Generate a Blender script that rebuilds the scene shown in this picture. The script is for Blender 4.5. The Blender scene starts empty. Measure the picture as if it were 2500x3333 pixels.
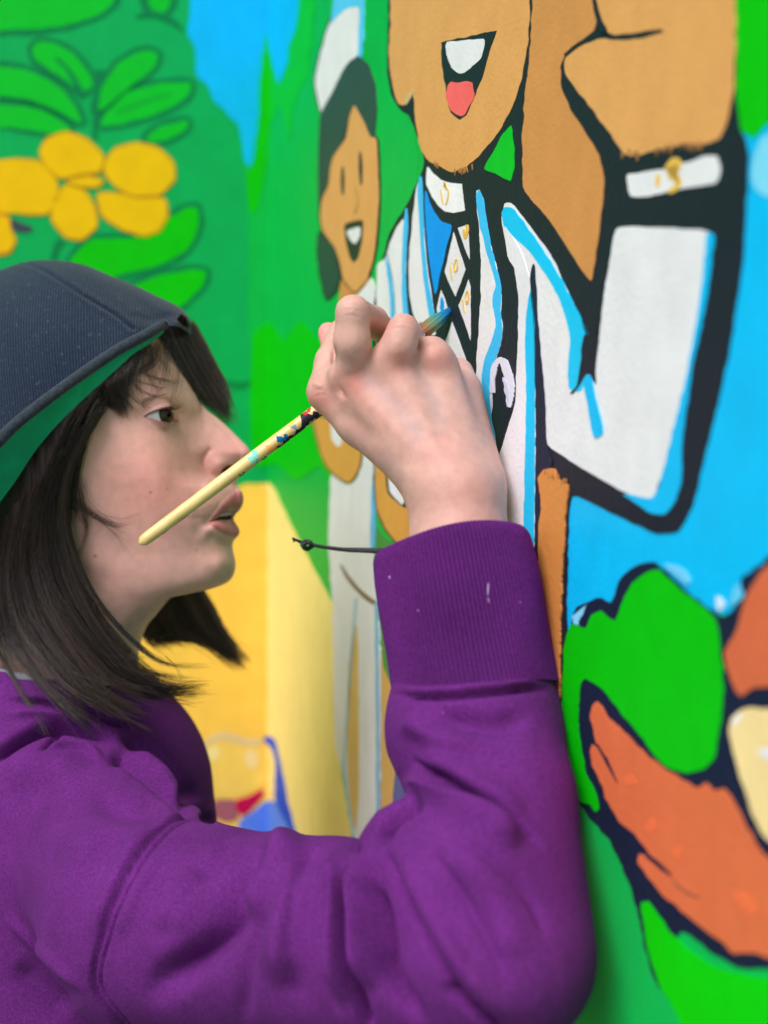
import bpy, math, random
import numpy as np
from mathutils import Vector

random.seed(7)
rng = np.random.default_rng(11)

# ------------------------------------------------------------------ camera, sky, sun, exposure
F, CX, CY = 5000.0, 1250.0, 1666.5        # focal length and centre, in photograph pixels (2500 x 3333)
CAMZ = 1.30                               # height of the lens above the ground, metres
scene = bpy.context.scene
cam_data = bpy.data.cameras.new('camera')
cam = bpy.data.objects.new('camera', cam_data)
scene.collection.objects.link(cam)
cam.location = (0, 0, CAMZ)
cam.rotation_euler = (math.radians(90), 0, 0)
cam_data.sensor_fit = 'HORIZONTAL'
cam_data.sensor_width = 36.0
cam_data.lens = 36.0 * F / 2500.0
cam_data.clip_start = 0.02
cam_data.clip_end = 500
cam_data.dof.use_dof = True
cam_data.dof.focus_distance = 0.878
cam_data.dof.aperture_fstop = (cam_data.lens / 1000.0) / 0.0120
scene.camera = cam

world = bpy.data.worlds.new('World')
scene.world = world
world.use_nodes = True
wn = world.node_tree
wn.nodes.clear()
sky = wn.nodes.new('ShaderNodeTexSky')
sky.sky_type = 'NISHITA'
sky.sun_disc = False
SUN_EL, SUN_AZ = math.radians(50), math.radians(214)   # azimuth measured clockwise from +Y
sky.sun_elevation = SUN_EL
sky.sun_rotation = SUN_AZ
sky.air_density = 1.0
sky.dust_density = 1.0
sky.ozone_density = 0.6
hs = wn.nodes.new('ShaderNodeHueSaturation')
hs.inputs['Saturation'].default_value = 0.5
bg = wn.nodes.new('ShaderNodeBackground')
bg.inputs['Strength'].default_value = 0.095
wo = wn.nodes.new('ShaderNodeOutputWorld')
wn.links.new(sky.outputs[0], hs.inputs['Color'])
wn.links.new(hs.outputs[0], bg.inputs['Color'])
wn.links.new(bg.outputs[0], wo.inputs['Surface'])

sun_data = bpy.data.lights.new('sun', 'SUN')
sun_data.energy = 2.9
sun_data.angle = math.radians(36)
sun_data.color = (1.0, 0.90, 0.92)
sun = bpy.data.objects.new('sun', sun_data)
scene.collection.objects.link(sun)
sd = Vector((math.sin(SUN_AZ) * math.cos(SUN_EL), math.cos(SUN_AZ) * math.cos(SUN_EL), math.sin(SUN_EL)))
sun.rotation_euler = (-sd).to_track_quat('-Z', 'Y').to_euler()
sun.location = (-2, -2, 5)

scene.view_settings.view_transform = 'Standard'
scene.view_settings.look = 'None'
scene.view_settings.exposure = 0.42
scene.view_settings.gamma = 1.0

# ------------------------------------------------------------------ helpers
C = scene.collection

def at(x, y, Y):
    """world point seen at photograph pixel (x, y) at distance Y in front of the lens"""
    x = np.asarray(x, float); y = np.asarray(y, float); Y = np.asarray(Y, float)
    return np.stack(np.broadcast_arrays((x - CX) / F * Y, Y, (CY - y) / F * Y + CAMZ), -1)

def pix(P):
    return np.stack([P[:, 0] / P[:, 1] * F + CX, CY - (P[:, 2] - CAMZ) / P[:, 1] * F], -1)

def Dz(pts): return [(x * 1.50693, y * 1.50693) for x, y in pts]
def Z(x0, y0, k): return lambda pts: [(x0 + x / k, y0 + y / k) for x, y in pts]
R1 = Z(0, 800, 1.8433); R2 = Z(900, 850, 1.8433); R3 = Z(0, 0, 1.3272); R4 = Z(950, 0, 1.0703)
R5 = Z(1500, 1100, 1.659); R6 = Z(1600, 2000, 1.659); R7 = Z(0, 2000, 1.3825); R8 = Z(800, 1700, 1.3548)
RA = Z(400, 1180, 3.6065); RB = Z(400, 1080, 4.1475); RC = Z(600, 1500, 4.4231); RH = Z(980, 920, 3.19)
RW = Z(1050, 1350, 3.403); RT = Z(1250, 500, 2.764); RN = Z(0, 1700, 1.9518); RF = Z(600, 2300, 4.1475)

def obj(name, verts, faces, mat=None, parent=None, smooth=True, cols=None):
    me = bpy.data.meshes.new(name)
    verts = np.asarray(verts, np.float32)
    if isinstance(faces, np.ndarray):
        nf, k = faces.shape
        me.vertices.add(len(verts)); me.vertices.foreach_set('co', verts.ravel())
        me.loops.add(nf * k); me.loops.foreach_set('vertex_index', faces.astype(np.int32).ravel())
        me.polygons.add(nf)
        me.polygons.foreach_set('loop_start', np.arange(0, nf * k, k, dtype=np.int32))
        me.polygons.foreach_set('loop_total', np.full(nf, k, np.int32))
        me.update(calc_edges=True)
        me.validate()
    else:
        me.from_pydata([tuple(map(float, v)) for v in verts], [], faces)
        me.update()
    if smooth:
        me.polygons.foreach_set('use_smooth', np.ones(len(me.polygons), bool))
    if cols is not None:
        a = me.color_attributes.new('Col', 'FLOAT_COLOR', 'POINT')
        a.data.foreach_set('color', np.concatenate([cols, np.ones((len(cols), 1))], 1).astype(np.float32).ravel())
    if mat is not None:
        me.materials.append(mat)
    o = bpy.data.objects.new(name, me)
    C.objects.link(o)
    if parent is not None:
        o.parent = parent
        if parent.type == 'EMPTY': o.matrix_parent_inverse = parent.matrix_world.inverted()   # meshes sit at the world origin
    return o

def empty(name, loc):
    o = bpy.data.objects.new(name, None)
    C.objects.link(o)
    o.location = loc
    o.empty_display_size = 0.05
    bpy.context.view_layer.update()
    return o

def tag(o, label=None, cat=None, group=None, kind=None):
    if label: o['label'] = label
    if cat: o['category'] = cat
    if group: o['group'] = group
    if kind: o['kind'] = kind
    return o

def normals(V, Fq):
    a = V[Fq[:, 2]] - V[Fq[:, 0]]; b = V[Fq[:, 3 % Fq.shape[1]]] - V[Fq[:, 1]]
    if Fq.shape[1] == 3:
        a = V[Fq[:, 1]] - V[Fq[:, 0]]; b = V[Fq[:, 2]] - V[Fq[:, 0]]
    n = np.cross(a, b)
    N = np.zeros_like(V)
    for k in range(Fq.shape[1]):
        for c in range(3):
            N[:, c] += np.bincount(Fq[:, k], n[:, c], len(V))
    return N / (np.linalg.norm(N, axis=1, keepdims=True) + 1e-12)

def polydist(P, poly, closed=False):
    """distance from points (N,2) to a polyline, and position along it 0..1"""
    poly = np.asarray(poly, float)
    if closed: poly = np.vstack([poly, poly[:1]])
    best = np.full(len(P), 1e9); tt = np.zeros(len(P)); n = len(poly) - 1
    for i in range(n):
        a, b = poly[i], poly[i + 1]
        ab = b - a
        t = np.clip(((P - a) @ ab) / (ab @ ab + 1e-12), 0, 1)
        d = np.hypot(P[:, 0] - a[0] - t * ab[0], P[:, 1] - a[1] - t * ab[1])
        m = d < best
        best[m] = d[m]; tt[m] = ((i + t) / n)[m]
    return best, tt

def inside(P, poly):
    poly = np.asarray(poly, float)
    r = np.zeros(len(P), bool)
    j = len(poly) - 1
    for i in range(len(poly)):
        xi, yi = poly[i]; xj, yj = poly[j]
        c = ((yi > P[:, 1]) != (yj > P[:, 1])) & (P[:, 0] < (xj - xi) * (P[:, 1] - yi) / (yj - yi + 1e-12) + xi)
        r ^= c
        j = i
    return r

def signed(P, poly):
    """signed pixel distance, negative inside; only evaluated near the polygon"""
    poly = np.asarray(poly, float)
    out = np.full(len(P), 99.0)
    lo, hi = poly.min(0) - 60, poly.max(0) + 60
    m = ((P > lo) & (P < hi)).all(1)
    Q = P[m]
    d, _ = polydist(Q, poly, True)
    out[m] = np.where(inside(Q, poly), -d, d)
    return out

def smoothstep(a, b, x):
    t = np.clip((x - a) / (b - a), 0, 1)
    return t * t * (3 - 2 * t)

def smax(a, b, k):
    h = np.clip(0.5 + 0.5 * (a - b) / k, 0, 1)
    return b + (a - b) * h + k * h * (1 - h)

def smin(a, b, k): return -smax(-a, -b, k)

def catmull(pts, n):
    pts = np.asarray(pts, float)
    p = np.vstack([2 * pts[0] - pts[1], pts, 2 * pts[-1] - pts[-2]])
    m = len(pts) - 1
    u = np.linspace(0, m, n); i = np.minimum(u.astype(int), m - 1); t = (u - i)[:, None]
    p0, p1, p2, p3 = p[i], p[i + 1], p[i + 2], p[i + 3]
    return 0.5 * (2 * p1 + (p2 - p0) * t + (2 * p0 - 5 * p1 + 4 * p2 - p3) * t ** 2 + (3 * p1 - p0 - 3 * p2 + p3) * t ** 3)

def nrm(v): return v / (np.linalg.norm(v, axis=-1, keepdims=True) + 1e-12)

def tubes(P, rad, sides=3):
    """P (S,N,3) strand paths, rad (S,N): one mesh of thin tubes"""
    S, N, _ = P.shape
    T = nrm(np.gradient(P, axis=1))
    up = np.where(np.abs(T[..., 1:2]) > 0.9, np.array([1.0, 0, 0]), np.array([0, 1.0, 0]))
    A = nrm(np.cross(T, up)); B = np.cross(T, A)
    V = []
    for k in range(sides):
        a = 2 * math.pi * k / sides
        V.append(P + rad[..., None] * (A * math.cos(a) + B * math.sin(a)))
    V = np.stack(V, 2).reshape(-1, 3)
    idx = np.arange(S * N * sides).reshape(S, N, sides)
    q = []
    for k in range(sides):
        k2 = (k + 1) % sides
        q.append(np.stack([idx[:, :-1, k], idx[:, 1:, k], idx[:, 1:, k2], idx[:, :-1, k2]], -1).reshape(-1, 4))
    return V, np.vstack(q)

def tube(path, rad, sides=14, cap=True):
    V, Q = tubes(np.asarray(path, float)[None], np.asarray(rad, float)[None], sides)
    if cap:   # close both ends with small fans written as degenerate-free quads
        n = len(path)
        V = np.vstack([V, path[0], path[-1]])
        q = []
        for k in range(0, sides, 2):
            a, b, c = k, (k + 1) % sides, (k + 2) % sides
            q.append([len(V) - 2, a, b, c]); o = (n - 1) * sides
            q.append([len(V) - 1, o + c, o + b, o + a])
        Q = np.vstack([Q, np.array(q)])
    return V, Q

def surface_nets(sdf, lo, hi, h):
    lo = np.asarray(lo, float); hi = np.asarray(hi, float)
    n = np.ceil((hi - lo) / h).astype(int) + 1
    ax = [lo[k] + h * np.arange(n[k]) for k in range(3)]
    X, Y, Zz = np.meshgrid(*ax, indexing='ij')
    P = np.stack([X, Y, Zz], -1).reshape(-1, 3).astype(np.float32)
    f = sdf(P).reshape(n).astype(np.float32)
    s = f < 0
    m = np.array(n) - 1
    cor = [(i, j, k) for i in (0, 1) for j in (0, 1) for k in (0, 1)]
    sl = lambda c: tuple(slice(c[d], c[d] + m[d]) for d in range(3))
    cnt = sum(s[sl(c)].astype(np.int8) for c in cor)
    mask = (cnt > 0) & (cnt < 8)
    ids = np.argwhere(mask)
    acc = np.zeros((len(ids), 3)); num = np.zeros(len(ids))
    for c in cor:
        for d in range(3):
            if c[d]: continue
            c2 = list(c); c2[d] = 1
            f0 = f[ids[:, 0] + c[0], ids[:, 1] + c[1], ids[:, 2] + c[2]]
            f1 = f[ids[:, 0] + c2[0], ids[:, 1] + c2[1], ids[:, 2] + c2[2]]
            x = (f0 < 0) != (f1 < 0)
            t = np.where(x, f0 / (f0 - f1 + 1e-12), 0)
            p = np.tile(np.array(c, float), (len(ids), 1)); p[:, d] += t
            acc += p * x[:, None]; num += x
    V = lo + h * (ids + acc / num[:, None])
    vid = -np.ones(m, int); vid[mask] = np.arange(len(ids))
    Q = []
    for d in range(3):
        a, b = (d + 1) % 3, (d + 2) % 3
        s0 = [slice(1, m[k]) for k in range(3)]; s0[d] = slice(0, m[d])
        s1 = list(s0); s1[d] = slice(1, m[d] + 1)
        A, B = s[tuple(s0)], s[tuple(s1)]
        e = np.argwhere(A != B)
        off = np.array([1, 1, 1]); off[d] = 0
        e = e + off
        fl = s[e[:, 0], e[:, 1], e[:, 2]]
        def cell(da, db):
            q = e.copy(); q[:, a] -= da; q[:, b] -= db
            return vid[q[:, 0], q[:, 1], q[:, 2]]
        q = np.stack([cell(1, 1), cell(0, 1), cell(0, 0), cell(1, 0)], -1)
        q[~fl] = q[~fl][:, ::-1]
        Q.append(q)
    return V, np.vstack(Q)

def relax(V, Q, it, lam=0.5):
    e = np.vstack([Q[:, [0, 1]], Q[:, [1, 2]], Q[:, [2, 3]], Q[:, [3, 0]]])
    e = np.vstack([e, e[:, ::-1]])
    deg = np.bincount(e[:, 0], minlength=len(V))[:, None]
    for _ in range(it):
        S = np.stack([np.bincount(e[:, 0], V[e[:, 1], c], len(V)) for c in range(3)], -1)
        V = V + lam * (S / np.maximum(deg, 1) - V)
    return V

def subdivide(V, Q):
    """one level of Catmull-Clark through Blender's own modifier"""
    o = obj('work', V, Q)
    m = o.modifiers.new('s', 'SUBSURF'); m.levels = 1; m.render_levels = 1
    dg = bpy.context.evaluated_depsgraph_get()
    me = bpy.data.meshes.new_from_object(o.evaluated_get(dg))
    V2 = np.empty(len(me.vertices) * 3, np.float32); me.vertices.foreach_get('co', V2)
    Q2 = np.empty(len(me.loops), np.int32); me.loops.foreach_get('vertex_index', Q2)
    old = o.data
    bpy.data.objects.remove(o); bpy.data.meshes.remove(me); bpy.data.meshes.remove(old)
    return V2.reshape(-1, 3).astype(float), Q2.reshape(-1, 4)

def capsule(P, a, b, ra, rb):
    a = np.asarray(a, np.float32); b = np.asarray(b, np.float32)
    ab = b - a
    t = np.clip(((P - a) @ ab) / float(ab @ ab + 1e-12), 0, 1)
    return np.linalg.norm(P - a - t[:, None] * ab, axis=1) - (ra + (rb - ra) * t)

def ellipsoid(P, c, r):
    q = (P - np.asarray(c, np.float32)) / np.asarray(r, np.float32)
    k = np.linalg.norm(q, axis=1)
    return (k - 1) * min(r)

# ------------------------------------------------------------------ materials
def lin(c):
    c = np.asarray(c, float) / 255.0
    return np.where(c <= 0.04045, c / 12.92, ((c + 0.055) / 1.055) ** 2.4)

def newmat(name):
    m = bpy.data.materials.new(name); m.use_nodes = True
    nt = m.node_tree
    return m, nt, nt.nodes['Principled BSDF']

def node(nt, t, **kw):
    n = nt.nodes.new(t)
    for k, v in kw.items():
        if k in n.inputs: n.inputs[k].default_value = v
        else: setattr(n, k, v)
    return n

def bump_chain(nt, bsdf, specs, coords='Object'):
    """specs: (scale, detail, strength, distance, stretch)"""
    tc = node(nt, 'ShaderNodeTexCoord')
    prev = None
    for sc, det, st, dist, stretch in specs:
        mp = node(nt, 'ShaderNodeMapping'); mp.inputs['Scale'].default_value = stretch
        nt.links.new(tc.outputs[coords], mp.inputs['Vector'])
        nz = node(nt, 'ShaderNodeTexNoise', Scale=sc, Detail=det)
        nt.links.new(mp.outputs[0], nz.inputs['Vector'])
        b = node(nt, 'ShaderNodeBump', Strength=st, Distance=dist)
        nt.links.new(nz.outputs['Fac'], b.inputs['Height'])
        if prev: nt.links.new(prev.outputs[0], b.inputs['Normal'])
        prev = b
    nt.links.new(prev.outputs[0], bsdf.inputs['Normal'])
    return tc

def vary(nt, bsdf, col, sc, amt, tc, detail=3, stretch=(1, 1, 1)):
    mp = node(nt, 'ShaderNodeMapping'); mp.inputs['Scale'].default_value = stretch
    nt.links.new(tc.outputs['Object'], mp.inputs['Vector'])
    nz = node(nt, 'ShaderNodeTexNoise', Scale=sc, Detail=detail)
    nt.links.new(mp.outputs[0], nz.inputs['Vector'])
    mr = node(nt, 'ShaderNodeMapRange'); mr.inputs['From Min'].default_value = 0.25; mr.inputs['From Max'].default_value = 0.75
    mr.inputs['To Min'].default_value = 1 - amt; mr.inputs['To Max'].default_value = 1 + amt
    nt.links.new(nz.outputs['Fac'], mr.inputs['Value'])
    mx = node(nt, 'ShaderNodeVectorMath', operation='SCALE')
    if isinstance(col, (tuple, list, np.ndarray)):
        mx.inputs[0].default_value = tuple(col)[:3]
    else:
        nt.links.new(col, mx.inputs[0])
    nt.links.new(mr.outputs[0], mx.inputs['Scale'])
    nt.links.new(mx.outputs[0], bsdf.inputs['Base Color'])
    return mx

PAINTS = {}
def paint_mat(c):
    c = tuple(c)
    if c not in PAINTS:
        m, nt, b = newmat('paint_%d_%d_%d' % c)
        a = np.clip(lin(c) / 0.93, 0.002, 0.9)
        tc = bump_chain(nt, b, [(330, 6, 0.32, 0.0012, (1, 1, 1)), (80, 4, 0.12, 0.0012, (1.5, 1.5, 0.8))])
        vary(nt, b, a, 46, 0.06, tc, 7, (1.1, 1.1, 0.9))
        b.inputs['Roughness'].default_value = 0.5
        b.inputs['Specular IOR Level'].default_value = 0.14
        PAINTS[c] = m
    return PAINTS[c]

# ------------------------------------------------------------------ the setting: ground and the two mural walls
M = 0.29                                  # the near wall runs away from the lens: X = WC - M * Y
WC = 0.3158
XS = 870.0                                # pixel column of the corner between the walls
u0 = (XS - CX) / F
YC = WC / (u0 + M); XC = u0 * YC          # the corner
SQ = math.sqrt(1 + M * M)
N1 = np.array([-1, -M, 0]) / SQ           # normals towards the viewer
N2 = np.array([M, -1, 0]) / SQ
T1 = np.array([M, -1, 0]) / SQ            # along the near wall, towards the lens
T2 = np.array([-1, -M, 0]) / SQ           # along the far wall, to the left

def box(name, o, a, b, c, mat, parent=None):
    """box from corner o with edge vectors a, b, c"""
    o, a, b, c = map(lambda v: np.asarray(v, float), (o, a, b, c))
    V = [o, o + a, o + a + b, o + b, o + c, o + a + c, o + a + b + c, o + b + c]
    Fq = [(0, 3, 2, 1), (4, 5, 6, 7), (0, 1, 5, 4), (1, 2, 6, 5), (2, 3, 7, 6), (3, 0, 4, 7)]
    if np.dot(np.cross(a, b), c) < 0: Fq = [f[::-1] for f in Fq]
    return obj(name, V, Fq, mat, parent, smooth=False)

mg, nt, b = newmat('concrete')
tc = bump_chain(nt, b, [(90, 6, 0.4, 0.004, (1, 1, 1))])
vary(nt, b, (0.30, 0.29, 0.27), 3, 0.2, tc, 6)
b.inputs['Roughness'].default_value = 0.9
ground = obj('ground', [(-40, -40, 0), (40, -40, 0), (40, 40, 0), (-40, 40, 0)], [(0, 1, 2, 3)], mg, smooth=False)
tag(ground, kind='structure')

GREEN_B = (0, 172, 66); GREEN_A = (2, 186, 4); BUSH = (0, 164, 84)
corner = np.array([XC, YC, 0.0])
H = 2.9
wall_near = box('mural_wall', corner - N1 * 0.22 - T1 * 0.22, T1 * 3.4, N1 * 0.22, (0, 0, H), paint_mat(GREEN_B))
tag(wall_near, 'mural wall with painted white-robed figures and raised fist, touched by the brush', 'wall')
wall_far = box('mural_wall', corner - N2 * 0.22, T2 * 3.2, N2 * 0.22, (0, 0, H), paint_mat(BUSH))
tag(wall_far, 'mural wall behind the cap painted with yellow flower, green leaves and blue sky', 'wall')

# ------------------------------------------------------------------ mural painting: every painted shape is a thin coat of paint on its wall
def chaikin(p, it=2):
    p = np.asarray(p, float)
    for i in range(it):
        q = np.roll(p, -1, 0); c = 0.13 if i == 0 else 0.25
        p = np.stack([(1 - c) * p + c * q, c * p + (1 - c) * q], 1).reshape(-1, 2)
    return p

def resample(p, step):
    out = []
    for i in range(len(p)):
        a, b2 = p[i], p[(i + 1) % len(p)]
        k = max(1, int(np.hypot(*(b2 - a)) / step))
        for j in range(k): out.append(a + (b2 - a) * j / k)
    return np.array(out)

def clipx(p, keep_left):
    out = []
    for i in range(len(p)):
        a, b2 = p[i], p[(i + 1) % len(p)]
        ia = (a[0] <= XS) == keep_left; ib = (b2[0] <= XS) == keep_left
        if ia: out.append(a)
        if ia != ib:
            t = (XS - a[0]) / (b2[0] - a[0]); out.append(a + t * (b2 - a))
    return np.array(out)

def wall_point(p, left, off):
    u = (p[:, 0] - CX) / F; v = (CY - p[:, 1]) / F
    Y = (YC - M * XC) / (1 - M * u) if left else WC / (u + M)
    P = np.stack([u * Y, Y, v * Y + CAMZ], -1)
    return P + (N2 if left else N1) * off

def area2(p): return np.sum(p[:, 0] * np.roll(p[:, 1], -1) - np.roll(p[:, 0], -1) * p[:, 1])

def coat(name, pts, c, layer, sharp=0, rough=1.2, parent=None, step=9):
    p = np.array(pts, float)
    # shapes that leave the picture go on along the wall
    p[:, 0] = np.where(p[:, 0] < 0, p[:, 0] * 9, p[:, 0]); p[:, 0] = np.where(p[:, 0] > 2500, 2500 + (p[:, 0] - 2500) * 3, p[:, 0])
    p[:, 1] = np.where(p[:, 1] < 0, p[:, 1] * 12, p[:, 1]); p[:, 1] = np.where(p[:, 1] > 3333, 3333 + (p[:, 1] - 3333) * 6, p[:, 1])
    if not sharp: p = chaikin(p, 2)
    p = resample(p, step)
    if rough:
        n = len(p); k = np.arange(n)
        j = rng.normal(size=(n, 2)); j = (j + np.roll(j, 1, 0) + np.roll(j, -1, 0)) / 1.7
        p = p + j * rough
    made = []
    for left in (True, False):
        q = clipx(p, left)
        if len(q) < 3 or abs(area2(q)) < 60: continue
        if area2(q) > 0: q = q[::-1]
        n = len(q)
        top = wall_point(q, left, 0.00016 * layer); bot = wall_point(q, left, 0.00002)
        Fs = [tuple(range(n))] + [(i, n + i, n + (i + 1) % n, (i + 1) % n) for i in range(n)]
        o = obj(name, np.vstack([top, bot]), Fs, paint_mat(c), wall_far if left else wall_near, smooth=False)
        made.append(o)
    return made

def grow(pts, w):
    """outline: polygon pushed outwards by w pixels"""
    p = np.asarray(pts, float); p = resample(chaikin(p, 2), 14)
    if area2(p) < 0: p = p[::-1]
    t = np.roll(p, -1, 0) - np.roll(p, 1, 0)
    n = np.stack([t[:, 1], -t[:, 0]], -1); n /= np.linalg.norm(n, axis=1, keepdims=True) + 1e-9
    return p + n * w

def stroke(name, path, w, c, layer, rough=0.8):
    p = catmull(path, max(8, len(path) * 6))
    w = np.interp(np.linspace(0, 1, len(p)), np.linspace(0, 1, len(np.atleast_1d(w))), np.atleast_1d(w)) / 2
    t = np.gradient(p, axis=0); n = np.stack([t[:, 1], -t[:, 0]], -1); n /= np.linalg.norm(n, axis=1, keepdims=True) + 1e-9
    return coat(name, np.vstack([p + n * w[:, None], (p - n * w[:, None])[::-1]]), c, layer, sharp=1, rough=rough, step=14)

BLK = (28, 33, 46); INK = (32, 42, 44); NAVY = (24, 33, 56)
CYAN = (0, 180, 255); LBLUE = (84, 192, 246); WHITE = (220, 221, 224); OFFW = (212, 216, 220)
TAN = (214, 156, 92); TAN_D = (200, 138, 78); GOLD = (226, 186, 84)
YEL = (240, 196, 82); YEL_P = (240, 219, 134); PETAL = (255, 184, 0); LEAF = (2, 184, 42); LEAF_D = (0, 122, 70); ORNG = (212, 108, 66)

# --- far wall: bush, sky, leaves, flower
coat('painted_field', R3([(1030, 560), (1060, 760), (1075, 1000), (1070, 1600), (1800, 1600), (1800, 300), (1100, 300)]), (0, 176, 70), 1, rough=2)
coat('painted_sky', R3([(830, -60), (1330, -60), (1330, 60), (1290, 140), (1250, 260), (1200, 370), (1150, 420), (1112, 560), (1085, 716), (1062, 716), (1040, 590), (1020, 530), (980, 490), (925, 440), (905, 380), (870, 345), (846, 330), (843, 200), (805, 130), (826, 50)]), (0, 178, 255), 2)
coat('painted_grass', R3([(1122, 360), (1146, 112), (1172, 240), (1192, 350), (1212, 372), (1235, 340), (1250, 200), (1290, 90), (1312, -40), (1420, -40), (1352, 120), (1330, 330), (1290, 400), (1262, 480), (1248, 640), (1228, 490), (1200, 455), (1165, 560), (1150, 720), (1135, 800), (1112, 900), (1086, 940), (1070, 860), (1060, 735), (1090, 720), (1112, 600)]), GREEN_A, 3)
for name, pts in [
    ('painted_leaf', [(-60, -60), (520, -60), (500, 10), (430, 62), (300, 108), (150, 130), (-60, 132)]),
    ('painted_leaf', [(135, 210), (170, 178), (240, 188), (320, 230), (390, 320), (404, 372), (352, 404), (290, 352), (200, 292), (150, 258)]),
    ('painted_leaf', [(405, 480), (440, 380), (500, 280), (580, 226), (650, 215), (684, 236), (676, 280), (620, 332), (540, 392), (450, 470)]),
    ('painted_leaf', [(-60, 285), (60, 288), (170, 320), (260, 380), (330, 460), (360, 540), (250, 480), (100, 420), (-60, 396)]),
    ('painted_leaf', [(430, 550), (450, 490), (540, 400), (670, 362), (830, 352), (812, 420), (720, 476), (580, 522)]),
    ('painted_leaf', [(-60, 440), (120, 456), (230, 496), (316, 566), (230, 580), (100, 556), (-60, 514)]),
    ('painted_leaf', [(625, 596), (690, 544), (818, 516), (806, 560), (730, 604), (650, 618)]),
    ('painted_leaf', [(285, 1300), (300, 1120), (390, 1030), (560, 1030), (650, 1018), (720, 950), (800, 896), (852, 892), (862, 980), (812, 1080), (690, 1150), (480, 1196), (400, 1300)]),
    ('painted_leaf', [(480, 1330), (530, 1250), (680, 1190), (830, 1160), (896, 1172), (880, 1230), (800, 1310), (720, 1360)]),
    ('painted_leaf', [(760, -40), (740, 30), (700, 62), (640, 40), (600, -40)])]:
    S = R3(pts)
    bright = GREEN_A if len(pts) in (13, 8) and pts[0][1] > 900 else LEAF
    coat('painted_outline', grow(S, 17), LEAF_D, 2)
    coat(name, S, bright, 3)
stroke('painted_leaf_vein', R3([(240, 250), (300, 310), (360, 420)]), [8, 14, 22], LEAF_D, 4)
stroke('painted_leaf_vein', R3([(430, 300), (415, 450), (410, 600)]), [24, 18, 14], LEAF_D, 4)
stroke('painted_leaf_vein', R3([(500, 490), (620, 440), (740, 400)]), [6, 12, 5], (0, 158, 52), 4)
stroke('painted_stem', R3([(270, 1040), (240, 1080), (220, 1200)]), [26, 22, 22], LEAF_D, 4)
stroke('painted_leaf_edge', R3([(590, 70), (660, 62), (740, 90), (790, 130)]), [10, 24, 20, 10], LEAF_D, 4)
stroke('painted_mark', R3([(45, 960), (90, 985), (140, 990)]), [26, 34, 14], (62, 66, 84), 4)
for pts in [
    [(-60, 706), (80, 688), (170, 698), (240, 770), (256, 850), (212, 922), (110, 926), (-60, 876)],
    [(172, 660), (200, 600), (285, 572), (370, 598), (446, 670), (436, 744), (340, 752), (262, 772), (196, 722)],
    [(452, 700), (500, 640), (590, 618), (680, 638), (748, 700), (754, 774), (692, 842), (580, 848), (500, 806), (454, 754)],
    [(418, 832), (520, 838), (600, 862), (712, 856), (724, 930), (684, 1000), (622, 1018), (530, 992), (440, 934)],
    [(236, 850), (290, 796), (370, 828), (412, 900), (418, 980), (350, 1038), (280, 1022), (222, 950)],
    [(290, 782), (380, 762), (446, 780), (424, 806), (330, 806)],
    [(-60, 900), (36, 930), (42, 990), (66, 1040), (40, 1092), (-60, 1108)]]:
    S = R3(pts)
    coat('painted_outline', grow(S, 6), (204, 140, 20), 5, rough=0.6)
    coat('painted_petal', S, PETAL, 6, rough=0.8)
# --- yellow hill across the corner, and the small yellow-faced figure low on it
coat('painted_hill', Dz([(-60, 1180), (300, 1090), (480, 1062), (530, 1046), (584, 1044), (622, 1122), (722, 1312), (724, 1600), (760, 1800), (780, 2300), (-60, 2300)]), YEL, 2)
coat('painted_hill', [(x + 0.0, y) for x, y in Dz([(578, 1040), (590, 1050), (622, 1122), (722, 1312), (724, 1600), (760, 1800), (780, 2300), (578, 2300)])], YEL_P, 3, sharp=1)
coat('painted_figure_head', RF([(150, 760), (250, 560), (420, 460), (700, 440), (980, 500), (1130, 660), (1170, 860), (1080, 1040), (860, 1160), (640, 1240), (380, 1230), (200, 1100), (140, 930)]), (242, 204, 96), 4)
stroke('painted_figure_brow', RF([(260, 520), (420, 420), (620, 410), (800, 470), (1030, 490)]), [18, 26, 26, 26, 20], (214, 194, 140), 5)
coat('painted_figure_eye', RF([(290, 560), (400, 520), (480, 590), (460, 700), (360, 740), (290, 680)]), (242, 222, 150), 5)
coat('painted_figure_eye', RF([(820, 600), (920, 580), (1000, 660), (990, 800), (900, 840), (830, 760)]), (232, 212, 150), 5)
coat('painted_figure_scarf', RF([(680, 1270), (860, 1215), (1060, 1110), (1070, 1200), (960, 1330), (800, 1480), (720, 1440)]), (186, 10, 74), 6)
coat('painted_figure_scarf', RF([(400, 1250), (700, 1262), (730, 1520), (560, 1560), (400, 1480)]), (158, 94, 106), 5)
coat('painted_figure_shirt', RF([(720, 1540), (900, 1440), (1100, 1270), (1230, 1260), (1330, 1400), (1450, 1700), (1500, 2100), (700, 2100)]), (88, 132, 226), 5)
coat('painted_figure_hood', RF([(1050, 440), (1150, 380), (1230, 440), (1290, 660), (1350, 980), (1400, 1250), (1500, 1640), (1560, 2000), (1440, 2000), (1400, 1620), (1290, 1380), (1228, 1200), (1244, 800), (1220, 640), (1150, 520)]), (0, 76, 200), 6)
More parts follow.
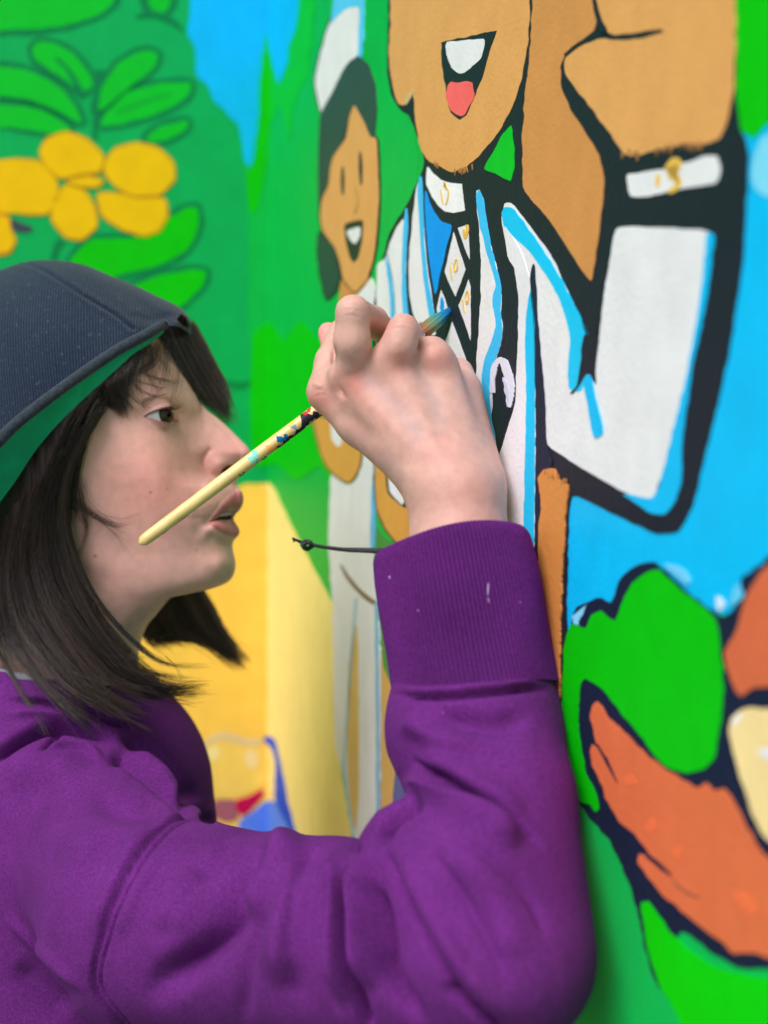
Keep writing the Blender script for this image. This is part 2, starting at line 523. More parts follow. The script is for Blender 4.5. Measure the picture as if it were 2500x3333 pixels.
# --- near wall, left part: bright grass, the far boy with the white hat, robes and hands
coat('painted_grass', Dz([(540, 720), (585, 690), (612, 742), (650, 686), (690, 740), (720, 700), (780, 760), (780, 1060), (716, 1042), (692, 1002), (640, 1042), (600, 1000), (540, 1016)]), GREEN_A, 3)
stroke('painted_mark', Dz([(485, 828), (520, 832), (545, 826)]), [20, 26, 8], (0, 128, 66), 3)
hat = R3([(1500, -40), (1560, -40), (1562, 100), (1550, 245), (1512, 262), (1480, 312), (1412, 482), (1390, 488), (1362, 355), (1385, 240), (1412, 140), (1440, 70)])
hair_b = Dz([(780, 124), (796, 136), (812, 180), (816, 235), (811, 296), (802, 296), (788, 262), (768, 224), (756, 245), (748, 298), (718, 342), (712, 392), (696, 430), (690, 460), (688, 380), (692, 250), (716, 205), (742, 155), (758, 130)])
face_b = Dz([(768, 222), (786, 240), (806, 293), (816, 300), (821, 430), (813, 540), (796, 602), (770, 634), (744, 606), (735, 562), (724, 532), (700, 502), (693, 470), (696, 430), (712, 400), (715, 345), (750, 300), (757, 250)])
lobe_b = Dz([(690, 500), (706, 515), (724, 531), (737, 600), (726, 632), (706, 650), (695, 600), (688, 550)])
for s, w in ((hat, 6), (face_b, 6), (lobe_b, 5)):
    coat('painted_outline', grow(s, w), INK, 4, rough=0.6)
coat('painted_neck', Dz([(735, 600), (800, 590), (812, 660), (735, 690)]), TAN_D, 4)
coat('painted_collar', Dz([(806, 596), (814, 640), (800, 700), (756, 700), (770, 640)]), WHITE, 5)
coat('painted_hat', hat, WHITE, 5, rough=0.6)
coat('painted_hat_shade', R3([(1480, -40), (1578, -40), (1576, 120), (1568, 252), (1550, 246), (1560, 20), (1490, 40), (1430, 106), (1440, 56)]), LBLUE, 6, rough=0.5)
coat('painted_face', face_b, TAN, 5, rough=0.6)
coat('painted_hair', hair_b, (48, 72, 66), 6, rough=0.6)
coat('painted_hair', lobe_b, (44, 72, 62), 6, rough=0.6)
coat('painted_eye', Dz([(740, 362), (744, 358), (747, 384), (746, 418), (741, 422), (738, 392)]), (58, 66, 58), 6, rough=0)
coat('painted_eye', Dz([(778, 330), (782, 326), (786, 358), (785, 396), (781, 402), (777, 366)]), (52, 58, 56), 6, rough=0)
stroke('painted_nose', Dz([(770, 404), (776, 436), (768, 462)]), [3, 4, 8], (176, 136, 72), 6, rough=0)
coat('painted_mouth', Dz([(744, 482), (788, 473), (785, 520), (776, 558), (766, 568), (758, 556), (750, 524)]), (44, 52, 46), 6, rough=0.4)
coat('painted_teeth', Dz([(749, 499), (781, 489), (781, 510), (771, 528), (761, 522)]), WHITE, 7, rough=0.3)
robe = Dz([(715, 1030), (760, 900), (830, 900), (815, 990), (808, 1100), (806, 1190), (816, 1262), (826, 1420), (826, 2300), (790, 2300), (770, 1800), (745, 1690), (724, 1600), (720, 1312), (711, 1180)])
coat('painted_robe', robe, OFFW, 5)
stroke('painted_robe_edge', Dz([(818, 980), (810, 1060), (806, 1190)]), [13, 15, 12], (92, 176, 226), 6)
coat('painted_strip', Dz([(757, 1420), (776, 1330), (778, 1700), (772, 1800), (758, 1760), (752, 1640)]), (208, 176, 106), 6)
stroke('painted_robe_fold', Dz([(738, 1220), (765, 1262), (800, 1295), (830, 1310)]), [5, 14, 16, 18], (112, 98, 82), 6)
stroke('painted_robe_edge', Dz([(772, 1290), (762, 1420), (746, 1640)]), [10, 9, 9], (150, 190, 208), 6)
stroke('painted_robe_edge', Dz([(744, 1640), (756, 1740), (768, 1810)]), [9, 9, 8], (150, 190, 208), 7)
stroke('painted_robe_edge', Dz([(816, 1300), (818, 1500), (820, 1830)]), [12, 12, 12], (120, 176, 206), 7)
coat('painted_strip', Dz([(824, 1290), (870, 1290), (900, 1500), (900, 2300), (822, 2300)]), (198, 158, 92), 5)
coat('painted_trousers', Dz([(846, 1600), (1000, 1600), (1000, 2300), (850, 2300)]), (76, 86, 144), 6)
coat('painted_shrub', Dz([(812, 1130), (830, 1160), (870, 1180), (860, 1500), (828, 1440)]), (52, 134, 62), 6)
for pts in ([(-120, -60), (-20, 30), (50, 38), (110, 60), (300, 120), (430, 330), (440, 440), (424, 560), (372, 690), (300, 752), (230, 722), (140, 650), (56, 560), (6, 450), (-60, 200)],
            [(600, 380), (760, 420), (1100, 900), (1100, 1640), (1000, 1560), (830, 1400), (700, 1240), (624, 1050), (598, 800)]):
    S = RW(pts)
    coat('painted_outline', grow(S, 7), (104, 84, 54), 6, rough=0.6)
    coat('painted_hand', S, (208, 152, 72), 7, rough=0.6)
coat('painted_nail', RW([(104, 60), (170, 80), (240, 190), (224, 340), (178, 358), (116, 262)]), WHITE, 8, rough=0.5)
coat('painted_outline', RW([(716, 560), (900, 640), (960, 1000), (936, 1040), (730, 880)]), (70, 62, 50), 8, rough=0.5)
coat('painted_nail', RW([(748, 600), (880, 680), (940, 940), (906, 1008), (758, 850)]), (222, 226, 234), 9, rough=0.5)

# --- near wall, right part: sky, plants
coat('painted_sky', Dz([(1180, 1000), (1300, 300), (1560, -40), (1760, -40), (1760, 1460), (1210, 1460)]), CYAN, 1)
coat('painted_field', Dz([(1190, 1350), (1760, 1300), (1760, 2400), (1180, 2400)]), (0, 178, 78), 2)
coat('painted_tree', R4([(1545, -60), (1760, -60), (1760, 400), (1665, 415), (1612, 485), (1545, 440)]), GREEN_A, 2)
coat('painted_cloud', R4([(1640, 470), (1760, 420), (1760, 640), (1640, 690), (1600, 620), (1612, 540)]), (120, 208, 246), 2)
plant = Dz([(1232, 1352), (1250, 1312), (1290, 1288), (1322, 1304), (1340, 1250), (1368, 1226), (1412, 1212), (1446, 1240), (1500, 1290), (1562, 1334), (1592, 1312), (1600, 1252), (1680, 1160), (1780, 1100), (1780, 2100), (1660, 2092), (1600, 2092), (1548, 2066), (1470, 2000), (1440, 2110), (1426, 2140), (1400, 2080), (1384, 1990), (1360, 1900), (1320, 1820), (1250, 1740), (1222, 1560)])
coat('painted_outline', plant, NAVY, 3, rough=2.2)
coat('painted_leaf', R5([(596, 1545), (640, 1556), (680, 1572), (716, 1492), (760, 1474), (800, 1510), (845, 1532), (880, 1420), (930, 1320), (1000, 1268), (1070, 1243), (1110, 1290), (1200, 1370), (1300, 1440), (1372, 1510), (1402, 1600), (1420, 1800), (1425, 1940), (1408, 2110), (1370, 2275), (1318, 2333), (1226, 2346), (1116, 2316), (1046, 2244), (966, 2134), (866, 2014), (766, 1884), (706, 1848), (680, 1838), (656, 1864), (641, 1994), (646, 2194), (676, 2344), (726, 2444), (756, 2544), (736, 2566), (696, 2514), (646, 2504), (616, 2394), (566, 2194), (550, 2050), (556, 1790), (576, 1600)]), GREEN_A, 5, rough=1.5)
coat('painted_leaf', R6([(565, 468), (600, 500), (640, 560), (740, 650), (850, 770), (1000, 870), (1120, 940), (1165, 908), (1210, 950), (1265, 938), (1315, 1000), (1380, 1130), (1460, 1280), (1520, 1360), (1700, 1600), (1700, 1930), (1493, 1852), (1440, 1832), (1320, 1830), (1200, 1730), (1080, 1640), (960, 1540), (850, 1420), (796, 1335), (808, 1292), (850, 1306), (892, 1330), (780, 1190), (690, 1110), (620, 990), (605, 930), (560, 840), (533, 742), (548, 698), (582, 722), (556, 640), (533, 545)]), ORNG, 5, rough=1.8)
stroke('painted_leaf_vein', R6([(580, 700), (630, 790), (690, 910)]), [6, 12, 3], NAVY, 6)
stroke('painted_leaf_vein', R6([(850, 1300), (910, 1350), (980, 1410)]), [16, 14, 6], NAVY, 6)
stroke('painted_leaf_vein', R6([(985, 1430), (1060, 1500), (1140, 1530)]), [4, 10, 3], (150, 92, 66), 6)
for p in ([(840, 1110), (880, 1090), (900, 1160), (860, 1180)], [(980, 1270), (1020, 1250), (1040, 1320), (1000, 1330)], [(720, 880), (770, 870), (790, 920), (740, 920)], [(1300, 1500), (1380, 1480), (1450, 1600), (1400, 1640)]):
    coat('painted_dab', R6(p), (228, 112, 66), 6, rough=3)
coat('painted_leaf', R5([(1860, 1040), (1860, 1900), (1659, 1880), (1570, 1896), (1520, 1942), (1488, 1900), (1450, 1800), (1428, 1690), (1498, 1580), (1530, 1450), (1580, 1330), (1660, 1225), (1760, 1120)]), (204, 102, 66), 5, rough=1.5)
coat('painted_leaf', R6([(1290, 630), (1304, 560), (1345, 520), (1410, 502), (1493, 506), (1720, 560), (1720, 1420), (1493, 1230), (1420, 1085), (1388, 980), (1340, 850), (1308, 720)]), (240, 210, 148), 5, rough=1)
coat('painted_dab', R6([(1306, 590), (1330, 540), (1364, 538), (1350, 580), (1322, 612)]), (232, 230, 226), 6, rough=2)
coat('painted_dab', R6([(1440, 740), (1493, 720), (1560, 760), (1500, 800)]), (226, 224, 226), 6, rough=2)
coat('painted_leaf', R6([(815, 1600), (820, 1556), (850, 1548), (890, 1600), (960, 1700), (1060, 1800), (1150, 1870), (1250, 1920), (1370, 1945), (1493, 1962), (1720, 1990), (1720, 2420), (1220, 2420), (1080, 2240), (1010, 2160), (960, 2080), (910, 2000), (880, 1900), (850, 1800), (830, 1650)]), (0, 198, 4), 5, rough=1.5)
coat('painted_dab', R5([(1380, 1400), (1410, 1390), (1430, 1450), (1405, 1484)]), (206, 222, 234), 5, rough=2.5)
coat('painted_dab', R5([(1110, 1220), (1180, 1230), (1250, 1300), (1240, 1330), (1170, 1290)]), (110, 196, 240), 5, rough=3)
coat('painted_dab', R5([(1470, 1380), (1500, 1330), (1535, 1390), (1500, 1440), (1460, 1440)]), (96, 196, 240), 5, rough=3)
coat('painted_dab', R5([(610, 1500), (640, 1480), (690, 1430), (670, 1490), (640, 1550), (612, 1540)]), (130, 206, 240), 5, rough=2)
# --- the big figure: ink silhouette first, then its colours
body = Dz([(846, -40), (838, 160), (846, 205), (868, 240), (885, 246), (905, 300), (920, 348), (908, 386), (880, 440), (842, 505), (822, 580), (806, 650), (806, 760), (860, 900), (1000, 1000), (1040, 1180), (1060, 1420), (1140, 1560), (1228, 1600), (1226, 1300), (1232, 1062), (1290, 1090), (1350, 1120), (1420, 1154), (1470, 1150), (1500, 1090), (1530, 960), (1575, 780), (1608, 560), (1620, 320), (1600, 276), (1592, 200), (1590, -40)])
coat('painted_outline', body, BLK, 4, rough=1.0)
coat('painted_face', R4([(358, -60), (347, 60), (341, 180), (352, 300), (376, 364), (396, 368), (426, 306), (434, 420), (452, 520), (482, 560), (520, 580), (560, 602), (610, 586), (660, 540), (730, 458), (786, 345), (812, 240), (832, 120), (848, -60)]), TAN, 5, rough=1.2)
coat('painted_ear_mark', R4([(392, 362), (408, 330), (426, 308), (428, 330), (404, 368)]), (196, 172, 120), 6)
coat('painted_mouth', R4([(526, 146), (718, 106), (694, 180), (672, 262), (642, 330), (612, 402), (590, 418), (558, 392), (538, 300), (527, 220)]), BLK, 6, sharp=1)
coat('painted_teeth', R4([(540, 148), (600, 140), (682, 132), (668, 200), (632, 236), (592, 260), (560, 236), (545, 195)]), WHITE, 7)
coat('painted_tongue', R4([(568, 280), (600, 288), (640, 288), (638, 330), (612, 394), (590, 406), (560, 386), (541, 340), (547, 300)]), (246, 98, 98), 7, rough=2)
coat('painted_arm', R4([(872, -60), (1048, -60), (1050, 20), (1072, 60), (1060, 105), (1020, 136), (956, 184), (938, 240), (942, 305), (972, 380), (1040, 480), (1080, 550), (1094, 640), (1080, 780), (1062, 900), (1050, 990), (990, 905), (900, 760), (808, 662), (806, 500), (816, 330), (838, 150)]), TAN_D, 5, rough=1)
coat('painted_fist', R4([(1068, -60), (1548, -60), (1552, 100), (1546, 300), (1530, 400), (1494, 488), (1430, 506), (1390, 496), (1300, 520), (1180, 548), (1136, 500), (1060, 390), (985, 295), (952, 250), (958, 200), (1012, 158), (1092, 132), (1096, 90), (1062, 30)]), TAN, 5, rough=1.4)
stroke('painted_finger_line', R4([(1298, 106), (1210, 124), (1130, 130), (1080, 122), (1020, 146), (956, 192)]), [12, 20, 16, 24, 12, 10], BLK, 6)
stroke('painted_finger_line', R4([(1050, -40), (1068, 40), (1086, 100), (1108, 128)]), [12, 14, 30, 14], BLK, 6)
coat('painted_leaf', R4([(770, 432), (778, 520), (778, 590), (766, 634), (720, 606), (670, 590), (700, 540), (740, 466)]), (0, 186, 40), 5)
coat('painted_cuff', R4([(1170, 604), (1300, 590), (1400, 562), (1488, 536), (1498, 600), (1482, 640), (1330, 664), (1250, 686), (1180, 684)]), WHITE, 5, rough=1.4)
stroke('painted_numeral', R4([(1284, 610), (1280, 650)]), [14, 14], GOLD, 6)
stroke('painted_numeral', R4([(1310, 590), (1340, 560), (1352, 580), (1326, 610), (1352, 625), (1345, 655), (1318, 668)]), [16, 22, 22, 22, 22, 20, 14], GOLD, 6)
coat('painted_sleeve', Dz([(1334, 488), (1440, 492), (1548, 498), (1528, 620), (1500, 790), (1465, 930), (1440, 1010), (1414, 1078), (1380, 1076), (1290, 1030), (1182, 962), (1178, 900), (1172, 830), (1160, 720), (1145, 620), (1100, 560), (1086, 470), (1092, 438), (1112, 440), (1200, 560), (1260, 700), (1284, 800), (1292, 790), (1300, 700), (1318, 560)]), WHITE, 5, rough=1.0)
coat('painted_shade_stripe', Dz([(1530, 500), (1548, 505), (1532, 640), (1498, 800), (1484, 900), (1474, 980), (1476, 1040), (1464, 1082), (1440, 1112), (1410, 1110), (1376, 1086), (1345, 1064), (1410, 1078), (1428, 1050), (1450, 960), (1490, 800), (1520, 620)]), CYAN, 6, rough=1)
coat('painted_shade_stripe', Dz([(1086, 462), (1092, 446), (1112, 448), (1164, 520), (1220, 608), (1252, 676), (1280, 720), (1276, 790), (1262, 842), (1246, 848), (1232, 838), (1230, 780), (1236, 740), (1228, 690), (1200, 620), (1150, 545), (1092, 492)]), (20, 190, 252), 6, rough=1)
coat('painted_outline', Dz([(1258, 690), (1285, 780), (1320, 560), (1330, 500), (1296, 580), (1280, 610)]), BLK, 6, rough=0.8)
coat('painted_outline', R5([(668, -20), (762, -20), (736, 130), (740, 260), (712, 200), (690, 192), (664, 236), (618, 302), (596, 300), (634, 262), (656, 150)]), BLK, 7, rough=0.8)
coat('painted_shade_stripe', R5([(668, 226), (690, 198), (716, 214), (734, 300), (766, 430), (784, 520), (734, 548), (712, 470), (690, 330)]), CYAN, 8, rough=1)
# shirt front: white panels, blue stripes, diamonds with gold numerals
coat('painted_panel', RT([(-60, 1000), (0, 960), (30, 926), (60, 800), (130, 650), (180, 590), (206, 600), (212, 900), (200, 1200), (222, 1440), (222, 1800), (-60, 1800)]), (222, 224, 226), 5, rough=0.6)
stroke('painted_shade_stripe', RT([(212, 490), (208, 640), (192, 900), (188, 1150), (205, 1450), (230, 1700)]), [4, 15, 14, 13, 17, 17], (70, 186, 244), 6, rough=0.5)
stroke('painted_shade_stripe', RT([(28, 930), (52, 1060), (76, 1250), (88, 1450), (90, 1650)]), [3, 12, 12, 12, 12], (70, 186, 244), 6, rough=0.5)
stroke('painted_outline', RT([(40, 900), (70, 1040), (100, 1220), (108, 1450)]), [3, 3, 3, 3], (130, 140, 150), 6, rough=0)
coat('painted_panel', RT([(300, 300), (330, 230), (352, 330), (360, 480), (372, 700), (392, 950), (430, 1220), (470, 1470), (480, 1640), (400, 1620), (340, 1500), (320, 1550), (280, 1480), (240, 1280), (230, 1050), (244, 800), (280, 480)]), (224, 224, 226), 5, rough=0.6)
stroke('painted_shade_stripe', RT([(340, 205), (336, 330), (346, 560), (362, 850), (388, 1120), (420, 1330), (450, 1510)]), [5, 17, 15, 14, 15, 17, 18], (64, 186, 246), 6, rough=0.5)
coat('painted_tie', RT([(378, 330), (398, 350), (420, 450), (470, 540), (520, 610), (622, 638), (606, 740), (580, 800), (560, 900), (520, 1060), (490, 1220), (472, 1278), (450, 1180), (420, 980), (394, 740), (376, 470)]), (0, 146, 234), 5, rough=0.6)
coat('painted_collar', RT([(398, 122), (412, 124), (450, 180), (520, 236), (600, 264), (712, 270), (722, 380), (738, 510), (640, 536), (560, 520), (500, 470), (440, 390), (388, 276)]), (232, 234, 238), 5, sharp=1, rough=0.6)
def numeral(pts, w=4.2): stroke('painted_numeral', RT(pts), [w * 0.8, w, w, w * 0.8], GOLD, 7, rough=0.2)
numeral([(524, 318), (534, 400), (544, 456)]); numeral([(552, 300), (560, 258), (576, 310), (586, 320), (592, 340), (590, 390), (576, 440), (564, 462)])
numeral([(556, 262), (562, 300), (578, 322)])
coat('painted_diamond', RT([(676, 670), (730, 648), (768, 640), (774, 760), (782, 950), (730, 830)]), WHITE, 5, sharp=1, rough=0.5)
numeral([(732, 680), (740, 756), (762, 700), (758, 640)], 9)
coat('painted_diamond', RT([(636, 706), (690, 870), (742, 1046), (700, 1170), (652, 1288), (600, 1170), (556, 1066), (600, 870)]), WHITE, 5, sharp=1, rough=0.5)
numeral([(612, 1010), (618, 1080), (622, 1134)]); numeral([(658, 960), (644, 1010), (652, 1062), (672, 1040), (676, 980), (668, 952), (650, 962)])
coat('painted_diamond', RT([(770, 1132), (790, 1210), (790, 1680), (740, 1540), (678, 1368), (730, 1250)]), WHITE, 5, sharp=1, rough=0.5)
numeral([(722, 1310), (728, 1370), (736, 1430)]); numeral([(758, 1244), (748, 1300), (758, 1352), (772, 1320), (774, 1260), (766, 1236), (756, 1250)])
coat('painted_diamond', RT([(524, 1228), (560, 1310), (584, 1400), (560, 1490), (512, 1560), (498, 1480), (484, 1390)]), WHITE, 5, sharp=1, rough=0.5)
coat('painted_tie', RT([(526, 1274), (548, 1330), (556, 1390), (540, 1430), (524, 1460), (516, 1390)]), (0, 150, 228), 6, rough=1.2)
coat('painted_diamond', RT([(626, 1514), (700, 1720), (782, 1950), (786, 2200), (700, 2100), (560, 1700)]), WHITE, 5, sharp=1, rough=0.5)
coat('painted_panel', RT([(842, 340), (868, 318), (904, 400), (930, 600), (976, 840), (1030, 1050), (1068, 1230), (1062, 1420), (1078, 1570), (1058, 1740), (1010, 1880), (980, 2000), (990, 2300), (900, 2600), (780, 2500), (830, 2150), (850, 1760), (880, 1300), (884, 1000), (868, 700), (846, 520)]), (222, 224, 226), 5, rough=0.8)
coat('painted_shade_stripe', RT([(838, 360), (868, 316), (906, 400), (930, 590), (976, 830), (1032, 1050), (1070, 1230), (1062, 1400), (1078, 1580), (1056, 1750), (1020, 1830), (990, 1930), (970, 2080), (962, 2212), (980, 2400), (1030, 2680), (980, 2780), (930, 2500), (890, 2212), (890, 2000), (920, 1840), (980, 1690), (1022, 1560), (1010, 1450), (985, 1330), (1000, 1240), (1022, 1190), (990, 1060), (940, 900), (880, 660), (850, 500)]), (60, 184, 244), 6, rough=0.8)
stroke('painted_loop', RT([(990, 2150), (1000, 1960), (1040, 1870), (1090, 1880), (1130, 1990), (1150, 2150), (1140, 2280)]), [14, 20, 18, 24, 26, 30, 12], (214, 218, 230), 7, rough=1.2)
stroke('painted_loop', RT([(1085, 2010), (1120, 2120), (1135, 2270)]), [6, 14, 6], (196, 202, 224), 8, rough=1.2)
coat('painted_panel', Dz([(1090, 480), (1112, 560), (1125, 640), (1120, 800), (1118, 870), (1090, 960), (1076, 1000), (1090, 1140), (1120, 1300), (1160, 1500), (1170, 1300), (1168, 900), (1170, 760), (1160, 640), (1130, 540)]), (220, 222, 226), 7, rough=0.8)
coat('painted_shade_stripe', Dz([(1146, 640), (1152, 622), (1160, 680), (1160, 900), (1158, 1180), (1150, 1400), (1134, 1300), (1136, 1100), (1142, 860), (1138, 720)]), (20, 188, 250), 8, rough=0.6)
coat('painted_outline', Dz([(1158, 560), (1168, 720), (1182, 870), (1184, 960), (1200, 1000), (1180, 1040), (1172, 1200), (1166, 1420), (1140, 1520), (1150, 1350), (1160, 1150), (1162, 900), (1158, 720), (1148, 600)]), NAVY, 8, rough=0.8)
coat('painted_band', R5([(428, 752), (456, 712), (494, 704), (522, 708), (532, 762), (596, 796), (576, 900), (570, 1100), (552, 1400), (548, 1700), (544, 2060), (500, 1960), (462, 1800), (428, 1600), (424, 1400), (434, 1000), (450, 880)]), (204, 134, 68), 9, rough=1.2)

for k_ in range(26):                       # dry brush along the lower edge of the fist and chin
    t_ = rng.random(); x_ = 1150 + 290 * t_; y_ = 545 - 45 * t_ + rng.normal() * 5
    stroke('brush_mark', R4([(x_, y_ - 8), (x_ + rng.normal() * 4, y_ + rng.uniform(4, 22))]), [rng.uniform(4, 9), 2], [(176, 128, 78), (120, 92, 64)][k_ % 2], 7, rough=0.5)
for k_ in range(14):
    x_ = 492 + 150 * rng.random(); y_ = 566 + 40 * math.sin((x_ - 480) / 190 * math.pi) - 8
    stroke('brush_mark', R4([(x_, y_ - 10), (x_ + rng.normal() * 3, y_ + rng.uniform(4, 14))]), [rng.uniform(2, 5), 1.5], (168, 122, 72), 7, rough=0.3)
for k_ in range(16):
    x_ = 432 + 160 * rng.random(); y_ = 720 + 70 * (x_ - 432) / 160 + rng.normal() * 8
    stroke('brush_mark', R5([(x_, y_), (x_ + rng.normal() * 3, y_ - rng.uniform(10, 30))]), [rng.uniform(3, 7), 1.5], (168, 112, 60), 10, rough=0.4)

# ------------------------------------------------------------------ the person: head shape
MM = 1 / 5.0                                              # millimetres per pixel at the head
YM = 1.03                                                 # distance of the head's middle plane
def ymid(x): return YM - 0.12 * (np.asarray(x, float) - 300) / F
FRONT = np.array([(120, 880), (260, 900), (380, 945), (470, 1000), (530, 1058), (572, 1128), (606, 1215), (640, 1285), (664, 1322),
    (680, 1340), (705, 1359), (747, 1396), (783, 1432), (803, 1452), (812, 1466), (814, 1478), (806, 1500), (790, 1530), (775, 1556), (770, 1574),
    (772, 1582), (779, 1591), (788, 1603), (792, 1622), (790, 1640), (781, 1659), (768, 1672), (760, 1686), (763, 1697), (776, 1717), (780, 1731),
    (776, 1743), (765, 1755), (757, 1769), (757, 1789), (763, 1816), (766, 1839), (763, 1862), (754, 1882), (736, 1898), (708, 1910), (675, 1920),
    (634, 1929), (600, 1936), (560, 1944), (533, 1956), (512, 1985), (492, 2012), (466, 2045), (448, 2110), (440, 2200), (440, 2330)], float)
BACK = np.array([(120, 880), (0, 905), (-90, 970), (-150, 1090), (-172, 1300), (-165, 1500), (-130, 1700), (-80, 1860), (-50, 2000), (-45, 2150), (-60, 2330)], float)
_fd = catmull(FRONT, 900); _fd[:, 1] = np.maximum.accumulate(_fd[:, 1])
def cf(y): return np.interp(y, _fd[:, 1], _fd[:, 0])
_bd = catmull(BACK, 300); _bd[:, 1] = np.maximum.accumulate(_bd[:, 1])
def cb(y): return np.interp(y, _bd[:, 1], _bd[:, 0])
BASE = np.array([(640, 1285), (655, 1322), (662, 1350), (676, 1400), (692, 1450), (706, 1500), (724, 1545), (748, 1572), (762, 1585), (770, 1605), (772, 1640), (760, 1672), (752, 1690), (762, 1720), (762, 1745), (757, 1769)], float)
def fb(y):
    return np.where((y > 1285) & (y < 1769), np.interp(y, _sd[:, 1], _sd[:, 0]), cf(y))
_sd = catmull(BASE, 300)
SMOOTHF = catmull([(500, 1000), (575, 1128), (635, 1270), (668, 1400), (690, 1500), (712, 1600), (730, 1700), (738, 1800), (730, 1870), (700, 1920), (640, 1960), (560, 2020), (500, 2120), (480, 2330)], 300)
def fs(y): return np.where(y < 1000, cf(y), np.interp(y, SMOOTHF[:, 1], SMOOTHF[:, 0]))
def sint(y, ky, kv):
    key = (tuple(ky), tuple(kv))
    if key not in _tab:
        g_ = np.arange(600, 2600, 2.0); v_ = np.interp(g_, ky, kv)
        k_ = np.hanning(27 if len(ky) < 12 else 15); k_ /= k_.sum()
        _tab[key] = np.convolve(np.pad(v_, len(k_) // 2, 'edge'), k_, 'valid')
    return np.interp(y, np.arange(600, 2600, 2.0), _tab[key])
_tab = {}
def sup(d, L, p):
    return np.power(np.maximum(1 - np.power(1 - np.clip(d / L, 0, 1), p), 0), 1 / p)
EYE = np.array([(472, 1356), (489, 1346), (508, 1338), (528, 1332), (545, 1330), (557, 1338), (569, 1349), (580, 1367), (569, 1372), (549, 1376), (530, 1373), (506, 1367), (487, 1361)], float)
EC, ER = np.array([497.0, 1352.0]), 12.2                  # eyeball centre (pixels) and radius (mm)
LIP_U = np.array([(679, 1699), (690, 1682), (706, 1660), (726, 1634), (747, 1614), (767, 1600), (792, 1600), (800, 1640), (779, 1657), (763, 1660), (754, 1657), (740, 1666), (713, 1680), (690, 1692)], float)
LIP_L = np.array([(677, 1702), (690, 1697), (717, 1694), (745, 1697), (764, 1696), (790, 1715), (790, 1735), (772, 1748), (747, 1747), (722, 1735), (697, 1718)], float)
GAP = np.array([(681, 1699), (700, 1689), (722, 1679), (740, 1671), (752, 1670), (755, 1680), (750, 1689), (736, 1692), (717, 1692), (694, 1697)], float)
INNER = np.array([(735, 1668), (754, 1660), (772, 1660), (790, 1668), (790, 1694), (764, 1697), (735, 1694)], float)
JAW = np.array([(-200, 1640), (100, 1740), (256, 1832), (318, 1862), (410, 1893), (512, 1918), (600, 1930), (666, 1930), (760, 1905)], float)
NECKF = catmull([(790, 1500), (785, 1650), (775, 1740), (757, 1800), (725, 1850), (680, 1900), (625, 1950), (570, 2000), (520, 2060), (480, 2130), (460, 2200), (455, 2330)], 200)
NOSTRIL = np.array([(720, 1536), (726, 1524), (740, 1515), (760, 1513), (775, 1518), (770, 1530), (750, 1538), (735, 1544)], float)

def G(x, y, cx, cy, sx, sy, a, rot=0.0):
    c, s = math.cos(rot), math.sin(rot)
    dx, dy = x - cx, y - cy
    return a * np.exp(-((dx * c + dy * s) / sx) ** 2 - ((-dx * s + dy * c) / sy) ** 2)

